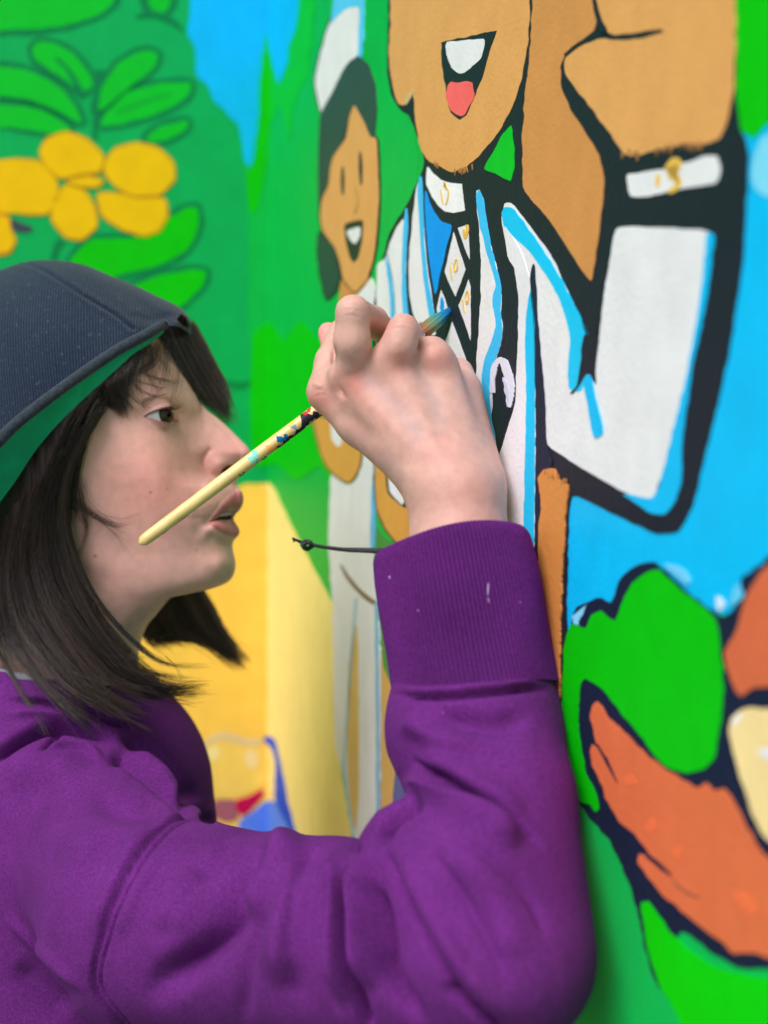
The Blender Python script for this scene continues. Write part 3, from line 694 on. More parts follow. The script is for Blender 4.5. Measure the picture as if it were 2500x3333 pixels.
def head_w(x, y):
    """half width of the head, in millimetres, over the profile plane; also the skin tint"""
    x = np.asarray(x, float); y = np.asarray(y, float)
    P = np.stack([x, y], -1)
    d = np.maximum(fb(y) - x, 0) * MM
    ds = np.maximum(fs(y) - x, 0) * MM
    d = d + (ds - d) * smoothstep(3, 34, ds)
    db = np.maximum(x - cb(y), 0) * MM
    wm = sint(y, [800, 1000, 1250, 1420, 1560, 1700, 1800, 1900, 2400], [66, 66, 68, 67.5, 65, 60, 56, 54, 53])
    wm = wm * np.where(y < 1160, np.sqrt(np.maximum(1 - ((1160 - y) / 281.0) ** 2, 0)), 1)
    L = sint(y, [800, 1300, 1500, 1650, 1780, 1880, 2400], [90, 92, 92, 97, 105, 110, 112])
    pf = sint(y, [800, 1250, 1330, 1420, 1530, 1600, 1700, 2400], [2.15, 2.15, 1.85, 1.5, 1.5, 1.75, 2.1, 2.15])
    pf = pf + (2.15 - pf) * smoothstep(4, 42, ds)
    w = wm * sup(d, L, pf) * sup(db, 85, 2.2)
    # brow, socket, cheek
    w = w + G(x, y, 560, 1290, 90, 26, 2.0, 0.5) - G(x, y, 560, 1350, 46, 40, 4.5) + G(x, y, 505, 1290, 60, 22, 1.2)
    w = w + G(x, y, 500, 1500, 120, 90, 2.6, 0.2) + G(x, y, 550, 1600, 110, 100, 3.0) - G(x, y, 640, 1440, 40, 70, 1.0, -0.3) + G(x, y, 610, 1680, 90, 80, 1.8)
    w = w - G(x, y, 330, 1330, 90, 80, 2.5) - G(x, y, 468, 1354, 36, 34, 2.2)
    # eyelids follow the eyeball
    rr = np.hypot(x - EC[0], y - EC[1]) * MM
    sph = WEYE + np.sqrt(np.maximum((ER + 1.5) ** 2 - rr ** 2, 0)) - 40 * (rr > ER + 1.5)
    w = smax(w, sph, 2.2)
    cr, _ = polydist(P, [(470, 1345), (492, 1327), (520, 1313), (548, 1309), (566, 1322)])
    w = w - 0.6 * np.exp(-(cr / 4.5) ** 2)
    bl, _ = polydist(P, [(480, 1372), (520, 1390), (560, 1392), (588, 1380)])
    w = w - 0.5 * np.exp(-(bl / 8) ** 2)
    # nose and lips: ridges standing out from the face plane
    dn = np.maximum(cf(y) - x, 0) * MM
    hw = sint(y, [1200, 1290, 1330, 1400, 1440, 1475, 1510, 1550, 1585, 1610, 1640, 1690, 1735, 1769, 1850], [7, 7, 6.5, 7, 8.5, 10.5, 9, 7.5, 9, 11, 12, 11, 12, 12, 12])
    sl = sint(y, [1200, 1290, 1330, 1400, 1470, 1520, 1570, 1600, 1769, 1850], [0.6, 0.6, 0.7, 0.72, 0.5, 0.42, 0.45, 0.5, 0.5, 0.5])
    ridge = hw * sup(dn, hw * 1.25, 2.0) + sl * np.clip(dn - hw * 0.6, 0, 40)
    ok = (y > 1240) & (y < 1769)
    w = np.where(ok, smax(w, ridge, np.interp(y, [1240, 1400, 1660, 1769], [0.05, 9, 9, 0.05])), w)
    edge = np.clip(dn / 3.0, 0, 1)
    w = w + edge * (G(x, y, 716, 1516, 34, 30, 4.6) + G(x, y, 792, 1478, 26, 24, 0.8))
    al, _ = polydist(P, RA([(1010, 1040), (950, 1120), (945, 1190), (965, 1250), (1010, 1310), (1090, 1360)]))
    w = w - edge * (1.5 * np.exp(-(al / 9) ** 2) + 1.3 * np.exp(-(al / 26) ** 2))
    ns = signed(P, NOSTRIL)
    w = w - edge * 6.5 * smoothstep(3, -6, ns)
    nl, t = polydist(P, [(660, 1548), (646, 1600), (640, 1660), (650, 1712)])
    w = w - edge * 0.6 * np.exp(-(nl / 20) ** 2)
    # mouth
    u = signed(P, LIP_U); l = signed(P, LIP_L); g = signed(P, GAP)
    w = w + edge * (1.7 * smoothstep(7, -13, u) + 2.0 * smoothstep(6, -14, l))
    w = w - edge * 2.2 * np.exp(-((x - 676) / 16) ** 2 - ((y - 1703) / 13) ** 2) - edge * G(x, y, 652, 1722, 24, 30, 1.0, 0.6)
    w = w - edge * 1.7 * np.exp(-(polydist(P, [(690, 1752), (725, 1768), (757, 1770)])[0] / 17) ** 2)
    w = w + edge * G(x, y, 725, 1835, 48, 40, 2.2)
    w = np.where(g < 2.5, w - edge * 6 * smoothstep(2.0, -6, g), w)
    # below the jaw line the surface turns under into the neck
    e = y - np.interp(x, JAW[:, 0], JAW[:, 1])
    nd = np.maximum(cf(y) - x, 0) * MM
    nds = np.maximum(np.interp(y, NECKF[:, 1], NECKF[:, 0]) - x, 0) * MM
    nd2 = nd + (nds - nd) * smoothstep(2, 22, nds)
    wn_ = np.minimum(wm, 48) * sup(nd2, 64, 2.0) * sup(db, 60, 2.0)
    kk = np.clip((e + 60) / 165, 0, 1); kk = kk ** 3 * (kk * (6 * kk - 15) + 10)
    w = w + (smin(wn_, w, 6.0) - w) * kk * smoothstep(0, 5, nd)
    # eye opening
    ee = signed(P, EYE)
    w = np.where(ee < 1.5, w + (WEYE + np.sqrt(np.maximum((ER - 2.5) ** 2 - np.minimum(rr, ER - 2.6) ** 2, 0)) - w) * smoothstep(1.2, -2.5, ee), w)
    w = np.maximum(w, 0.02 * dn)
    return w, (u, l, g, ns, ee, e, cr)
WEYE = 40.6                                               # half width at which the eyeball's centre lies

def head_y(x, y):
    """distance of the near side of the head at a pixel"""
    x = np.asarray(x, float); y = np.asarray(y, float)
    sh = x.shape
    w, _ = head_w(x.ravel(), y.ravel())
    return (ymid(x.ravel()) - w / 1000).reshape(sh)

SKIN = np.array([0.830, 0.465, 0.395])
def mixc(c, t, k): return c + (np.asarray(t) - c) * np.clip(k, 0, 1)[:, None]

ys = [880.5]
while ys[-1] < 2325:
    y = ys[-1]
    st = 7.0
    if 1285 < y < 1410 or 1490 < y < 1780: st = 2.0
    elif 1410 <= y <= 1490: st = 3.2
    elif 1780 <= y < 1965: st = 2.6
    elif y < 915: st = 3
    ys.append(y + st)
ys = np.array(ys); NC = 430
gs = (np.arange(NC) / (NC - 1)) ** 1.45
gs = np.concatenate([gs * 0.94 / gs[-1]]); tail = 1 - (np.linspace(1, 0, 40)[1:]) ** 1.6 * 0.06
gs = np.concatenate([gs, tail]); NC = len(gs)
fx, bx_ = cf(ys), cb(ys)
XX = fx[:, None] + (bx_ - fx)[:, None] * gs[None]
YY = np.repeat(ys[:, None], NC, 1)
w, (u, l, g, ns, ee, e_j, crs) = head_w(XX.ravel(), YY.ravel())
xr, yr = XX.ravel(), YY.ravel()
near = at(xr, yr, ymid(xr) - w / 1000)
col = np.tile(SKIN, (len(xr), 1))
col = mixc(col, (0.80, 0.350, 0.300), G(xr, yr, 540, 1560, 170, 130, 0.60) + G(xr, yr, 770, 1480, 60, 50, 0.45) + G(xr, yr, 480, 1640, 150, 120, 0.30))
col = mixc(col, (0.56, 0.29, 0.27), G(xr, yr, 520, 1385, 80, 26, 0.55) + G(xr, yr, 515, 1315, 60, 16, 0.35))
col = mixc(col, (0.44, 0.20, 0.17), np.exp(-(polydist(np.stack([xr, yr], -1), EYE, True)[0] / 5) ** 2) * 0.75)
col = mixc(col, (0.10, 0.05, 0.04), np.exp(-(polydist(np.stack([xr, yr], -1), EYE[:6] + np.array([0, -2.0]))[0] / 3.2) ** 2) * 0.85)
col = mixc(col, (0.58, 0.190, 0.200), smoothstep(4, -5, u) * 0.95)
col = mixc(col, (0.68, 0.220, 0.240), smoothstep(4, -5, l) * 0.95)
col = mixc(col, (0.40, 0.125, 0.135), smoothstep(4, -4, signed(np.stack([xr, yr], -1), INNER)) * 0.9)
col = mixc(col, (0.10, 0.018, 0.018), smoothstep(1.5, -3, g))
col = mixc(col, (0.16, 0.045, 0.035), smoothstep(2, -5, ns))
col = mixc(col, (0.50, 0.20, 0.16), smoothstep(0, -2, ee))
for mx_, my_, mr_ in ((490, 1603, 4), (545, 1590, 3), (310, 1810, 5), (246, 1443, 4), (640, 1790, 2.5)):
    col = mixc(col, (0.22, 0.10, 0.08), np.exp(-((xr - mx_) ** 2 + (yr - my_) ** 2) / mr_ ** 2) * 0.8)
R = len(ys)
idx = np.arange(R * NC).reshape(R, NC)
qn = np.stack([idx[:-1, :-1], idx[:-1, 1:], idx[1:, 1:], idx[1:, :-1]], -1).reshape(-1, 4)
# far side: same outline, fewer columns, built at the middle plane's scale; it shares the midline vertices
sel = np.unique(np.concatenate([np.arange(0, NC, 5), [NC - 1]]))
xf, yf = XX[:, sel].ravel(), YY[:, sel].ravel()
wf = w.reshape(R, NC)[:, sel].ravel()
eef = ee.reshape(R, NC)[:, sel].ravel()
P0 = at(xf, yf, ymid(xf)); P0[:, 1] += wf / 1000
colf = col.reshape(R, NC, 3)[:, sel].reshape(-1, 3)
fid = np.arange(R * len(sel)).reshape(R, len(sel)) + R * NC
fid2 = fid.copy(); fid2[:, 0] = idx[:, 0]; fid2[:, -1] = idx[:, -1]
qf = np.stack([fid2[:-1, :-1], fid2[1:, :-1], fid2[1:, 1:], fid2[:-1, 1:]], -1).reshape(-1, 4)
headV = np.vstack([near, P0]); headQ = np.vstack([qn, qf]); headC = np.vstack([col, colf])

# ------------------------------------------------------------------ hand and forearm
def J(x, y, Y): return at(x, y, Y)
mm = 0.001
def hand_sdf(P):
    def chain(pts, rs, k):
        f = None
        for i in range(len(pts) - 1):
            c = capsule(P, J(*pts[i]), J(*pts[i + 1]), rs[i] * mm, rs[i + 1] * mm)
            f = c if f is None else smin(f, c, k * mm)
        return f
    wrist = (1492, 1640, 0.832)
    palm = capsule(P, J(1180, 1262, 0.866), J(1462, 1560, 0.838), 11 * mm, 16.5 * mm)
    for a, b_, ra, rb in (((1140, 1222, 0.854), (1430, 1560, 0.835), 10.5, 15), ((1268, 1186, 0.848), (1470, 1560, 0.834), 10.5, 15.5),
                          ((1420, 1198, 0.856), (1510, 1560, 0.836), 10.8, 15.5), ((1505, 1272, 0.872), (1545, 1540, 0.846), 9.8, 14.5)):
        palm = smin(palm, capsule(P, J(*a), J(*b_), ra * mm, rb * mm), 9 * mm)
    palm = smin(palm, chain([(1450, 1580, 0.836), wrist, (1500, 1760, 0.826), (1530, 2060, 0.80)], [19, 21, 21.5, 24], 6), 12 * mm)
    palm = smin(palm, chain([(1540, 1600, 0.838), (1545, 1760, 0.832), (1560, 2000, 0.805)], [14, 14.5, 17], 6), 10 * mm)
    palm = smin(palm, chain([(1428, 1640, 0.838), (1440, 1760, 0.832), (1480, 2000, 0.805)], [13.5, 14.5, 17], 6), 10 * mm)
    # thumb: base, joint on the left, end pressing up against the brush
    thumb = chain([(1360, 1520, 0.846), (1180, 1370, 0.862), (1072, 1278, 0.868)], [14, 13, 10.8], 6)
    palm = smin(palm, thumb, 9 * mm)
    th2 = chain([(1068, 1272, 0.868), (1084, 1180, 0.882), (1116, 1082, 0.902)], [10.6, 9.0, 7.6], 4)
    palm = smin(palm, th2, 4 * mm)
    tip = chain([(1100, 1180, 0.905), (1070, 1082, 0.914)], [8.0, 6.6], 3)
    idx_ = smin(chain([(1136, 1218, 0.852), (1146, 1110, 0.838), (1148, 1016, 0.836)], [10.2, 9.7, 9.3], 4),
                chain([(1148, 1016, 0.836), (1212, 1046, 0.876), (1268, 1092, 0.908), (1268, 1140, 0.925)], [9.4, 8.6, 7.8, 7.0], 4), 2 * mm)
    mid = smin(chain([(1262, 1186, 0.846), (1300, 1120, 0.838), (1313, 1073, 0.838)], [10.2, 9.2, 8.6], 4),
               chain([(1313, 1073, 0.838), (1330, 1096, 0.878), (1326, 1132, 0.915)], [8.6, 8.2, 7.0], 4), 2 * mm)
    ring = smin(chain([(1430, 1206, 0.856), (1412, 1166, 0.850), (1404, 1146, 0.852)], [10.4, 9.6, 8.8], 4),
                chain([(1404, 1146, 0.852), (1420, 1176, 0.892), (1400, 1200, 0.915)], [8.8, 8.0, 7.0], 4), 2 * mm)
    pink = chain([(1505, 1266, 0.870), (1490, 1216, 0.880), (1470, 1240, 0.906)], [10.0, 8.4, 7.2], 4)
    f = smin(palm, idx_, 4.5 * mm)
    f = smin(f, smin(mid, palm, 7 * mm), 1.8 * mm)
    f = smin(f, smin(ring, palm, 7 * mm), 3.0 * mm)
    f = smin(f, smin(pink, palm, 5 * mm), 2.0 * mm)
    return np.minimum(f, tip)
allp = np.array([J(985, 940, 0.92), J(985, 2080, 0.94), J(1680, 940, 0.92), J(1680, 2080, 0.78), J(1600, 2080, 0.84)])
lo = allp.min(0) - 0.006; hi = allp.max(0) + 0.006
lo[1] = 0.765; hi[1] = 0.945
hV, hQ = surface_nets(hand_sdf, lo, hi, 0.0017)
hV = relax(hV, hQ, 3, 0.5)
hV, hQ = subdivide(hV, hQ)
hp = pix(hV)
def near_factor(V, N):
    vd = nrm(np.array([0, 0, CAMZ]) - V)
    return smoothstep(-0.55, -0.05, (N * vd).sum(1))
def carve(V, Q, strokes, gain=1.0):
    N = normals(V, Q); p = pix(V); nf = near_factor(V, N)
    d = np.zeros(len(V))
    for path, wd, amp in strokes:
        path = np.asarray(path, float)
        lo_, hi_ = path.min(0) - 3 * wd, path.max(0) + 3 * wd
        m = ((p > lo_) & (p < hi_)).all(1)
        if not m.any(): continue
        dist, t = polydist(p[m], catmull(path, max(len(path) * 3, 4)))
        fade = 1.0 if len(path) == 2 or len(path) >= 10 else smoothstep(0, 0.28, t) * smoothstep(1, 0.72, t)
        d[m] += gain * amp * mm * np.exp(-(dist / wd) ** 2) * fade
    return V + N * (d * nf)[:, None]
hV = carve(hV, hQ, [
    (RH([(420, 960), (440, 1000)]), 44, 1.5), (RH([(880, 790), (900, 830)]), 44, 1.3), (RH([(1380, 800), (1420, 840)]), 46, 1.0),
    (R2([(440, 700), (560, 850), (700, 1000), (850, 1200)]), 20, 0.45), (R2([(690, 640), (800, 800), (900, 980), (980, 1200)]), 20, 0.45),
    (R2([(950, 640), (1020, 800), (1080, 1000), (1100, 1200)]), 20, 0.4),
    (R2([(560, 690), (680, 830), (800, 1000)]), 28, -0.5), (R2([(820, 640), (920, 800), (1000, 1000)]), 28, -0.5),
    (R2([(330, 900), (460, 960), (640, 1120)]), 30, -1.2),
    (R2([(345, 480), (350, 640), (370, 760), (420, 840)]), 9, -2.8), (R2([(700, 1180), (860, 1220), (1000, 1200)]), 40, -0.8),
    (R2([(210, 730), (240, 740), (280, 760)]), 8, 0.5), (R2([(390, 300), (450, 290), (530, 310)]), 5, -0.30), (R2([(390, 330), (450, 325), (530, 345)]), 5, -0.28), (R2([(400, 268), (450, 258), (510, 272)]), 4, -0.2),
    (R2([(690, 380), (760, 366), (830, 390)]), 5, -0.28), (R2([(680, 408), (755, 396), (825, 418)]), 5, -0.25), (R2([(870, 500), (950, 490), (1020, 530)]), 6, -0.25), (R2([(215, 790), (250, 770), (300, 775)]), 5, -0.3), (R2([(225, 820), (262, 800), (310, 806)]), 5, -0.25)])
hp = pix(hV)
hx, hy_ = hp[:, 0], hp[:, 1]
hC = np.tile(np.array([0.590, 0.352, 0.288]), (len(hV), 1))
blush = (0.58, 0.235, 0.190)
for (cx, cy), r, a in ((R2([(470, 740)])[0], 50, 0.95), (R2([(740, 600)])[0], 46, 0.8), (R2([(960, 590)])[0], 50, 0.7), (R2([(260, 840)])[0], 54, 0.75),
                       (R2([(960, 1120)])[0], 70, 0.4), (R2([(630, 380)])[0], 40, 0.55), (R2([(790, 340)])[0], 30, 0.35), (R2([(1080, 1400)])[0], 110, 0.3), (R2([(600, 900)])[0], 110, 0.25)):
    hC = mixc(hC, blush, G(hx, hy_, cx, cy, r, r, a))
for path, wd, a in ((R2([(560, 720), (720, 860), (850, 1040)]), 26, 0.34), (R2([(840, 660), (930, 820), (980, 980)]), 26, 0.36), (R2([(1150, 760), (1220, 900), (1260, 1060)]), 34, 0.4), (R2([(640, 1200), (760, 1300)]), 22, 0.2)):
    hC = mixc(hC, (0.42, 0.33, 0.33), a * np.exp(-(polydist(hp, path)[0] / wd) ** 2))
tipm = smoothstep(0.894, 0.900, hV[:, 1]) * smoothstep(1100, 1085, hx) * smoothstep(1180, 1150, hy_)
hC = mixc(hC, (0.74, 0.30, 0.27), tipm * 0.8)

# hidden trunk and upper arm inside the sweatshirt, so the figure is one body
SHO, ELB = J(440, 3060, 0.875), J(1640, 3050, 0.722)
trunk = [J(190, 2250, 1.04), J(190, 2600, 1.05), J(170, 3700, 1.06)]
def trunk_sdf(P):
    f = capsule(P, J(180, 2000, 1.03), trunk[0], 0.036, 0.040)
    f = smin(f, capsule(P, trunk[1], trunk[2], 0.07, 0.08), 0.03)
    f = smin(f, capsule(P, trunk[1], SHO, 0.045, 0.026), 0.03)
    f = smin(f, capsule(P, SHO, ELB, 0.024, 0.020), 0.02)
    return smin(f, capsule(P, ELB, J(1545, 2000, 0.806), 0.020, 0.022), 0.015)
tV, tQ = surface_nets(trunk_sdf, (-0.36, 0.62, 0.70), (0.13, 1.2, 1.27), 0.008)

person = empty('person', (-0.22, 1.06, 0.0))
tag(person, 'person in purple sweatshirt and dark cap painting the mural, seen in profile', 'person')

ms, nt, b = newmat('skin')
vc = node(nt, 'ShaderNodeVertexColor', layer_name='Col')
tc = bump_chain(nt, b, [(1100, 4, 0.22, 0.0006, (1, 1, 1)), (260, 4, 0.12, 0.001, (1, 1, 1))])
vary(nt, b, vc.outputs['Color'], 150, 0.10, tc, 7)
b.inputs['Roughness'].default_value = 0.5
b.inputs['Specular IOR Level'].default_value = 0.35
b.inputs['Subsurface Weight'].default_value = 0.22
b.inputs['Subsurface Radius'].default_value = (1.0, 0.35, 0.2)
b.inputs['Subsurface Scale'].default_value = 0.006
n1, n2 = len(headV), len(hV)
bodyV = np.vstack([headV, hV, tV]); bodyQ = np.vstack([headQ, hQ + n1, tQ + n1 + n2])
bodyC = np.vstack([headC, hC, np.tile(SKIN, (len(tV), 1))])
body_o = obj('body', bodyV, bodyQ, ms, person, cols=bodyC)

# eye
def uvsphere(c, rx, ry, rz, nu=48, nv=32):
    th = np.linspace(0, 2 * math.pi, nu, endpoint=False); ph = np.linspace(0.001, math.pi - 0.001, nv)
    T, Pp = np.meshgrid(th, ph)
    V = np.stack([np.cos(T) * np.sin(Pp) * rx, np.sin(T) * np.sin(Pp) * ry, np.cos(Pp) * rz], -1).reshape(-1, 3)
    i = np.arange(nu * nv).reshape(nv, nu)
    Q = np.stack([i[:-1], i[1:], np.roll(i, -1, 1)[1:], np.roll(i, -1, 1)[:-1]], -1).reshape(-1, 4)
    return V + np.asarray(c), Q
me_, nt, b = newmat('eye')
tc = node(nt, 'ShaderNodeTexCoord')
nrmn = node(nt, 'ShaderNodeVectorMath', operation='NORMALIZE'); nt.links.new(tc.outputs['Object'], nrmn.inputs[0])
sep = node(nt, 'ShaderNodeSeparateXYZ'); nt.links.new(nrmn.outputs[0], sep.inputs[0])
acs = node(nt, 'ShaderNodeMath', operation='ARCCOSINE'); nt.links.new(sep.outputs['Z'], acs.inputs[0])
mr = node(nt, 'ShaderNodeMapRange'); mr.inputs['From Max'].default_value = 1.0
nt.links.new(acs.outputs[0], mr.inputs['Value'])
cr_ = node(nt, 'ShaderNodeValToRGB'); nt.links.new(mr.outputs[0], cr_.inputs[0])
el = cr_.color_ramp.elements
el[0].position = 0.16; el[0].color = (0.004, 0.003, 0.003, 1)
el[1].position = 0.20; el[1].color = (0.07, 0.034, 0.022, 1)
for p_, c_ in ((0.46, (0.045, 0.022, 0.016, 1)), (0.55, (0.015, 0.009, 0.008, 1)), (0.61, (0.70, 0.71, 0.78, 1)), (0.95, (0.72, 0.68, 0.72, 1))):
    q_ = el.new(p_); q_.color = c_
nt.links.new(cr_.outputs[0], b.inputs['Base Color'])
b.inputs['Roughness'].default_value = 0.06
eyeY = float(ymid(EC[0])) - WEYE / 1000
ec = at(EC[0] + 0.0, EC[1], eyeY - ER * mm) + np.array([0, ER * mm, 0])
EB = ER - 0.1
V, Q = uvsphere((0, 0, 0), EB * mm, EB * mm, EB * mm, 64, 64)
ang = np.arccos(np.clip(V[:, 2] / (EB * mm), -1, 1))
V = V * (1 + 0.035 * smoothstep(0.56, 0.2, ang))[:, None]
eye = obj('eyeball', V, Q, me_)
gaze = Vector((0.78, -0.62, 0.10)).normalized()
eye.rotation_euler = gaze.to_track_quat('Z', 'Y').to_euler()
eye.location = ec
bpy.context.view_layer.update()
eye.parent = body_o
# tear duct and teeth
mt, nt, b = newmat('tooth'); b.inputs['Base Color'].default_value = (0.40, 0.34, 0.30, 1); b.inputs['Roughness'].default_value = 0.2
for tx, ty, rx_, ry_ in ((722, 1677, 8, 6), (734, 1674, 8, 7), (745, 1672, 7, 7)):
    Yt = float(head_y(np.array([tx]), np.array([ty - 18]))[0]) + 0.0045
    c = at(tx, ty, Yt)
    V, Q = uvsphere(c, rx_ / F * Yt, 0.004, ry_ / F * Yt, 16, 12)
    obj('tooth', V, Q, mt, body_o)
mtd, nt, b = newmat('tear_duct'); b.inputs['Base Color'].default_value = (0.52, 0.20, 0.17, 1); b.inputs['Roughness'].default_value = 0.3
Yt = float(head_y(np.array([586.0]), np.array([1362.0]))[0])
V, Q = uvsphere(at(573, 1363, Yt + 0.0040), 0.0017, 0.0018, 0.0014, 16, 12)
obj('tear_duct', V, Q, mtd, body_o)

# ------------------------------------------------------------------ clothing: sweatshirt
def cloth_mat(name, c, knit=900, sheen=0.12):
    m, nt, b = newmat(name)
    tc = bump_chain(nt, b, [(knit, 2, 0.25, 0.0012, (1, 1, 0.45)), (2600, 2, 0.3, 0.0006, (1, 1, 1)), (240, 4, 0.18, 0.0012, (1, 1, 1))])
    sc = vary(nt, b, c, 26, 0.16, tc, 6)
    nz = node(nt, 'ShaderNodeTexNoise', Scale=700.0, Detail=4.0)
    nt.links.new(tc.outputs['Object'], nz.inputs['Vector'])
    mr = node(nt, 'ShaderNodeMapRange'); mr.inputs['From Min'].default_value = 0.3; mr.inputs['From Max'].default_value = 0.75; mr.inputs['To Min'].default_value = 0.78; mr.inputs['To Max'].default_value = 1.35
    nt.links.new(nz.outputs['Fac'], mr.inputs['Value'])
    v2 = node(nt, 'ShaderNodeVectorMath', operation='SCALE')
    nt.links.new(sc.outputs[0], v2.inputs[0]); nt.links.new(mr.outputs[0], v2.inputs['Scale'])
    nl_ = node(nt, 'ShaderNodeTexNoise', Scale=260.0, Detail=7.0, Roughness=0.8); nt.links.new(tc.outputs['Object'], nl_.inputs['Vector'])
    ml_ = node(nt, 'ShaderNodeMapRange'); ml_.inputs['From Min'].default_value = 0.66; ml_.inputs['From Max'].default_value = 0.80; ml_.inputs['To Max'].default_value = 0.35
    nt.links.new(nl_.outputs['Fac'], ml_.inputs['Value'])
    mxl = node(nt, 'ShaderNodeMix', data_type='RGBA'); nt.links.new(ml_.outputs[0], mxl.inputs[0]); nt.links.new(v2.outputs[0], mxl.inputs[6])
    mxl.inputs[7].default_value = tuple(np.clip(np.asarray(c) * 2.2 + 0.10, 0, 1)) + (1,)
    nt.links.new(mxl.outputs[2], b.inputs['Base Color'])
    b.inputs['Roughness'].default_value = 0.95
    b.inputs['Specular IOR Level'].default_value = 0.1
    b.inputs['Sheen Weight'].default_value = sheen
    b.inputs['Sheen Roughness'].default_value = 0.4
    b.inputs['Sheen Tint'].default_value = tuple(np.clip(np.asarray(c) * 2.5 + 0.05, 0, 1)) + (1,)
    return m
PURPLE = (0.112, 0.0175, 0.152)
mp_ = cloth_mat('purple_fleece', PURPLE)
CUF = (1540, 2240, 0.795)
def shirt_sdf(P):
    f = capsule(P, J(1542, 2262, 0.792), J(1545, 2370, 0.785), 0.0425, 0.0450)
    f = smin(f, capsule(P, J(1545, 2370, 0.785), J(1622, 2600, 0.752), 0.0450, 0.0375), 0.008)
    f = smin(f, capsule(P, J(1622, 2600, 0.752), J(1640, 3110, 0.708), 0.0375, 0.0435), 0.008)
    roll = capsule(P, J(1330, 2760, 0.742), J(1560, 2860, 0.712), 0.0240, 0.034)
    roll = smin(roll, capsule(P, J(1280, 2860, 0.745), J(1540, 3080, 0.712), 0.0240, 0.040), 0.008)
    f = smin(f, roll, 0.007)
    up = capsule(P, J(1570, 3170, 0.718), J(1100, 3085, 0.775), 0.042, 0.051)
    u2 = capsule(P, J(1080, 3060, 0.780), J(960, 3040, 0.800), 0.0525, 0.050)
    up = smin(up, u2, 0.006)
    up = smin(up, capsule(P, J(960, 3060, 0.800), J(520, 3010, 0.865), 0.051, 0.062), 0.008)
    f = smin(f, up, 0.006)
    tor = capsule(P, J(350, 2760, 0.955), J(480, 2970, 0.880), 0.060, 0.060)
    tor = smin(tor, capsule(P, J(200, 2640, 1.03), J(200, 3500, 1.04), 0.088, 0.118), 0.03)
    tor = smin(tor, capsule(P, J(300, 2560, 1.05), J(290, 3400, 1.06), 0.080, 0.105), 0.03)
    tor = smin(tor, capsule(P, J(60, 2620, 1.04), J(-20, 3500, 1.04), 0.095, 0.120), 0.04)
    tor = smin(tor, capsule(P, J(250, 2740, 1.12), J(250, 2960, 1.20), 0.065, 0.060), 0.04)
    tor = smin(tor, capsule(P, J(250, 2960, 1.20), J(320, 4100, 1.24), 0.056, 0.048), 0.02)
    tor = smin(tor, capsule(P, J(200, 3500, 1.05), J(180, 4300, 1.05), 0.118, 0.125), 0.03)
    # stand collar round the neck
    q = P - at(170, 2250, 1.04).astype(np.float32)
    rad = np.sqrt((q[:, 0] / 1.0) ** 2 + (q[:, 1] / 0.98) ** 2)
    tz = q[:, 2] - 0.16 * q[:, 0]*-1.0
    rc = 0.066 - 0.20 * np.clip(tz, -0.1, 0.05)
    shell = np.abs(rad - rc) - 0.0045
    colr = np.maximum(shell, np.abs(tz + 0.028) - 0.046)
    tor = smin(tor, colr, 0.012)
    hole = np.maximum(rad - rc + 0.002, -(tz + 0.05))
    tor = np.maximum(tor, -np.maximum(hole, tz - 0.2))
    return smin(f, tor, 0.016)
sV, sQ = surface_nets(shirt_sdf, (-0.40, 0.64, 0.66), (0.145, 1.28, 1.235), 0.0055)
sV = relax(sV, sQ, 2, 0.5)
sV, sQ = subdivide(sV, sQ)
sV = relax(sV, sQ, 1, 0.5)
sV, sQ = subdivide(sV, sQ)
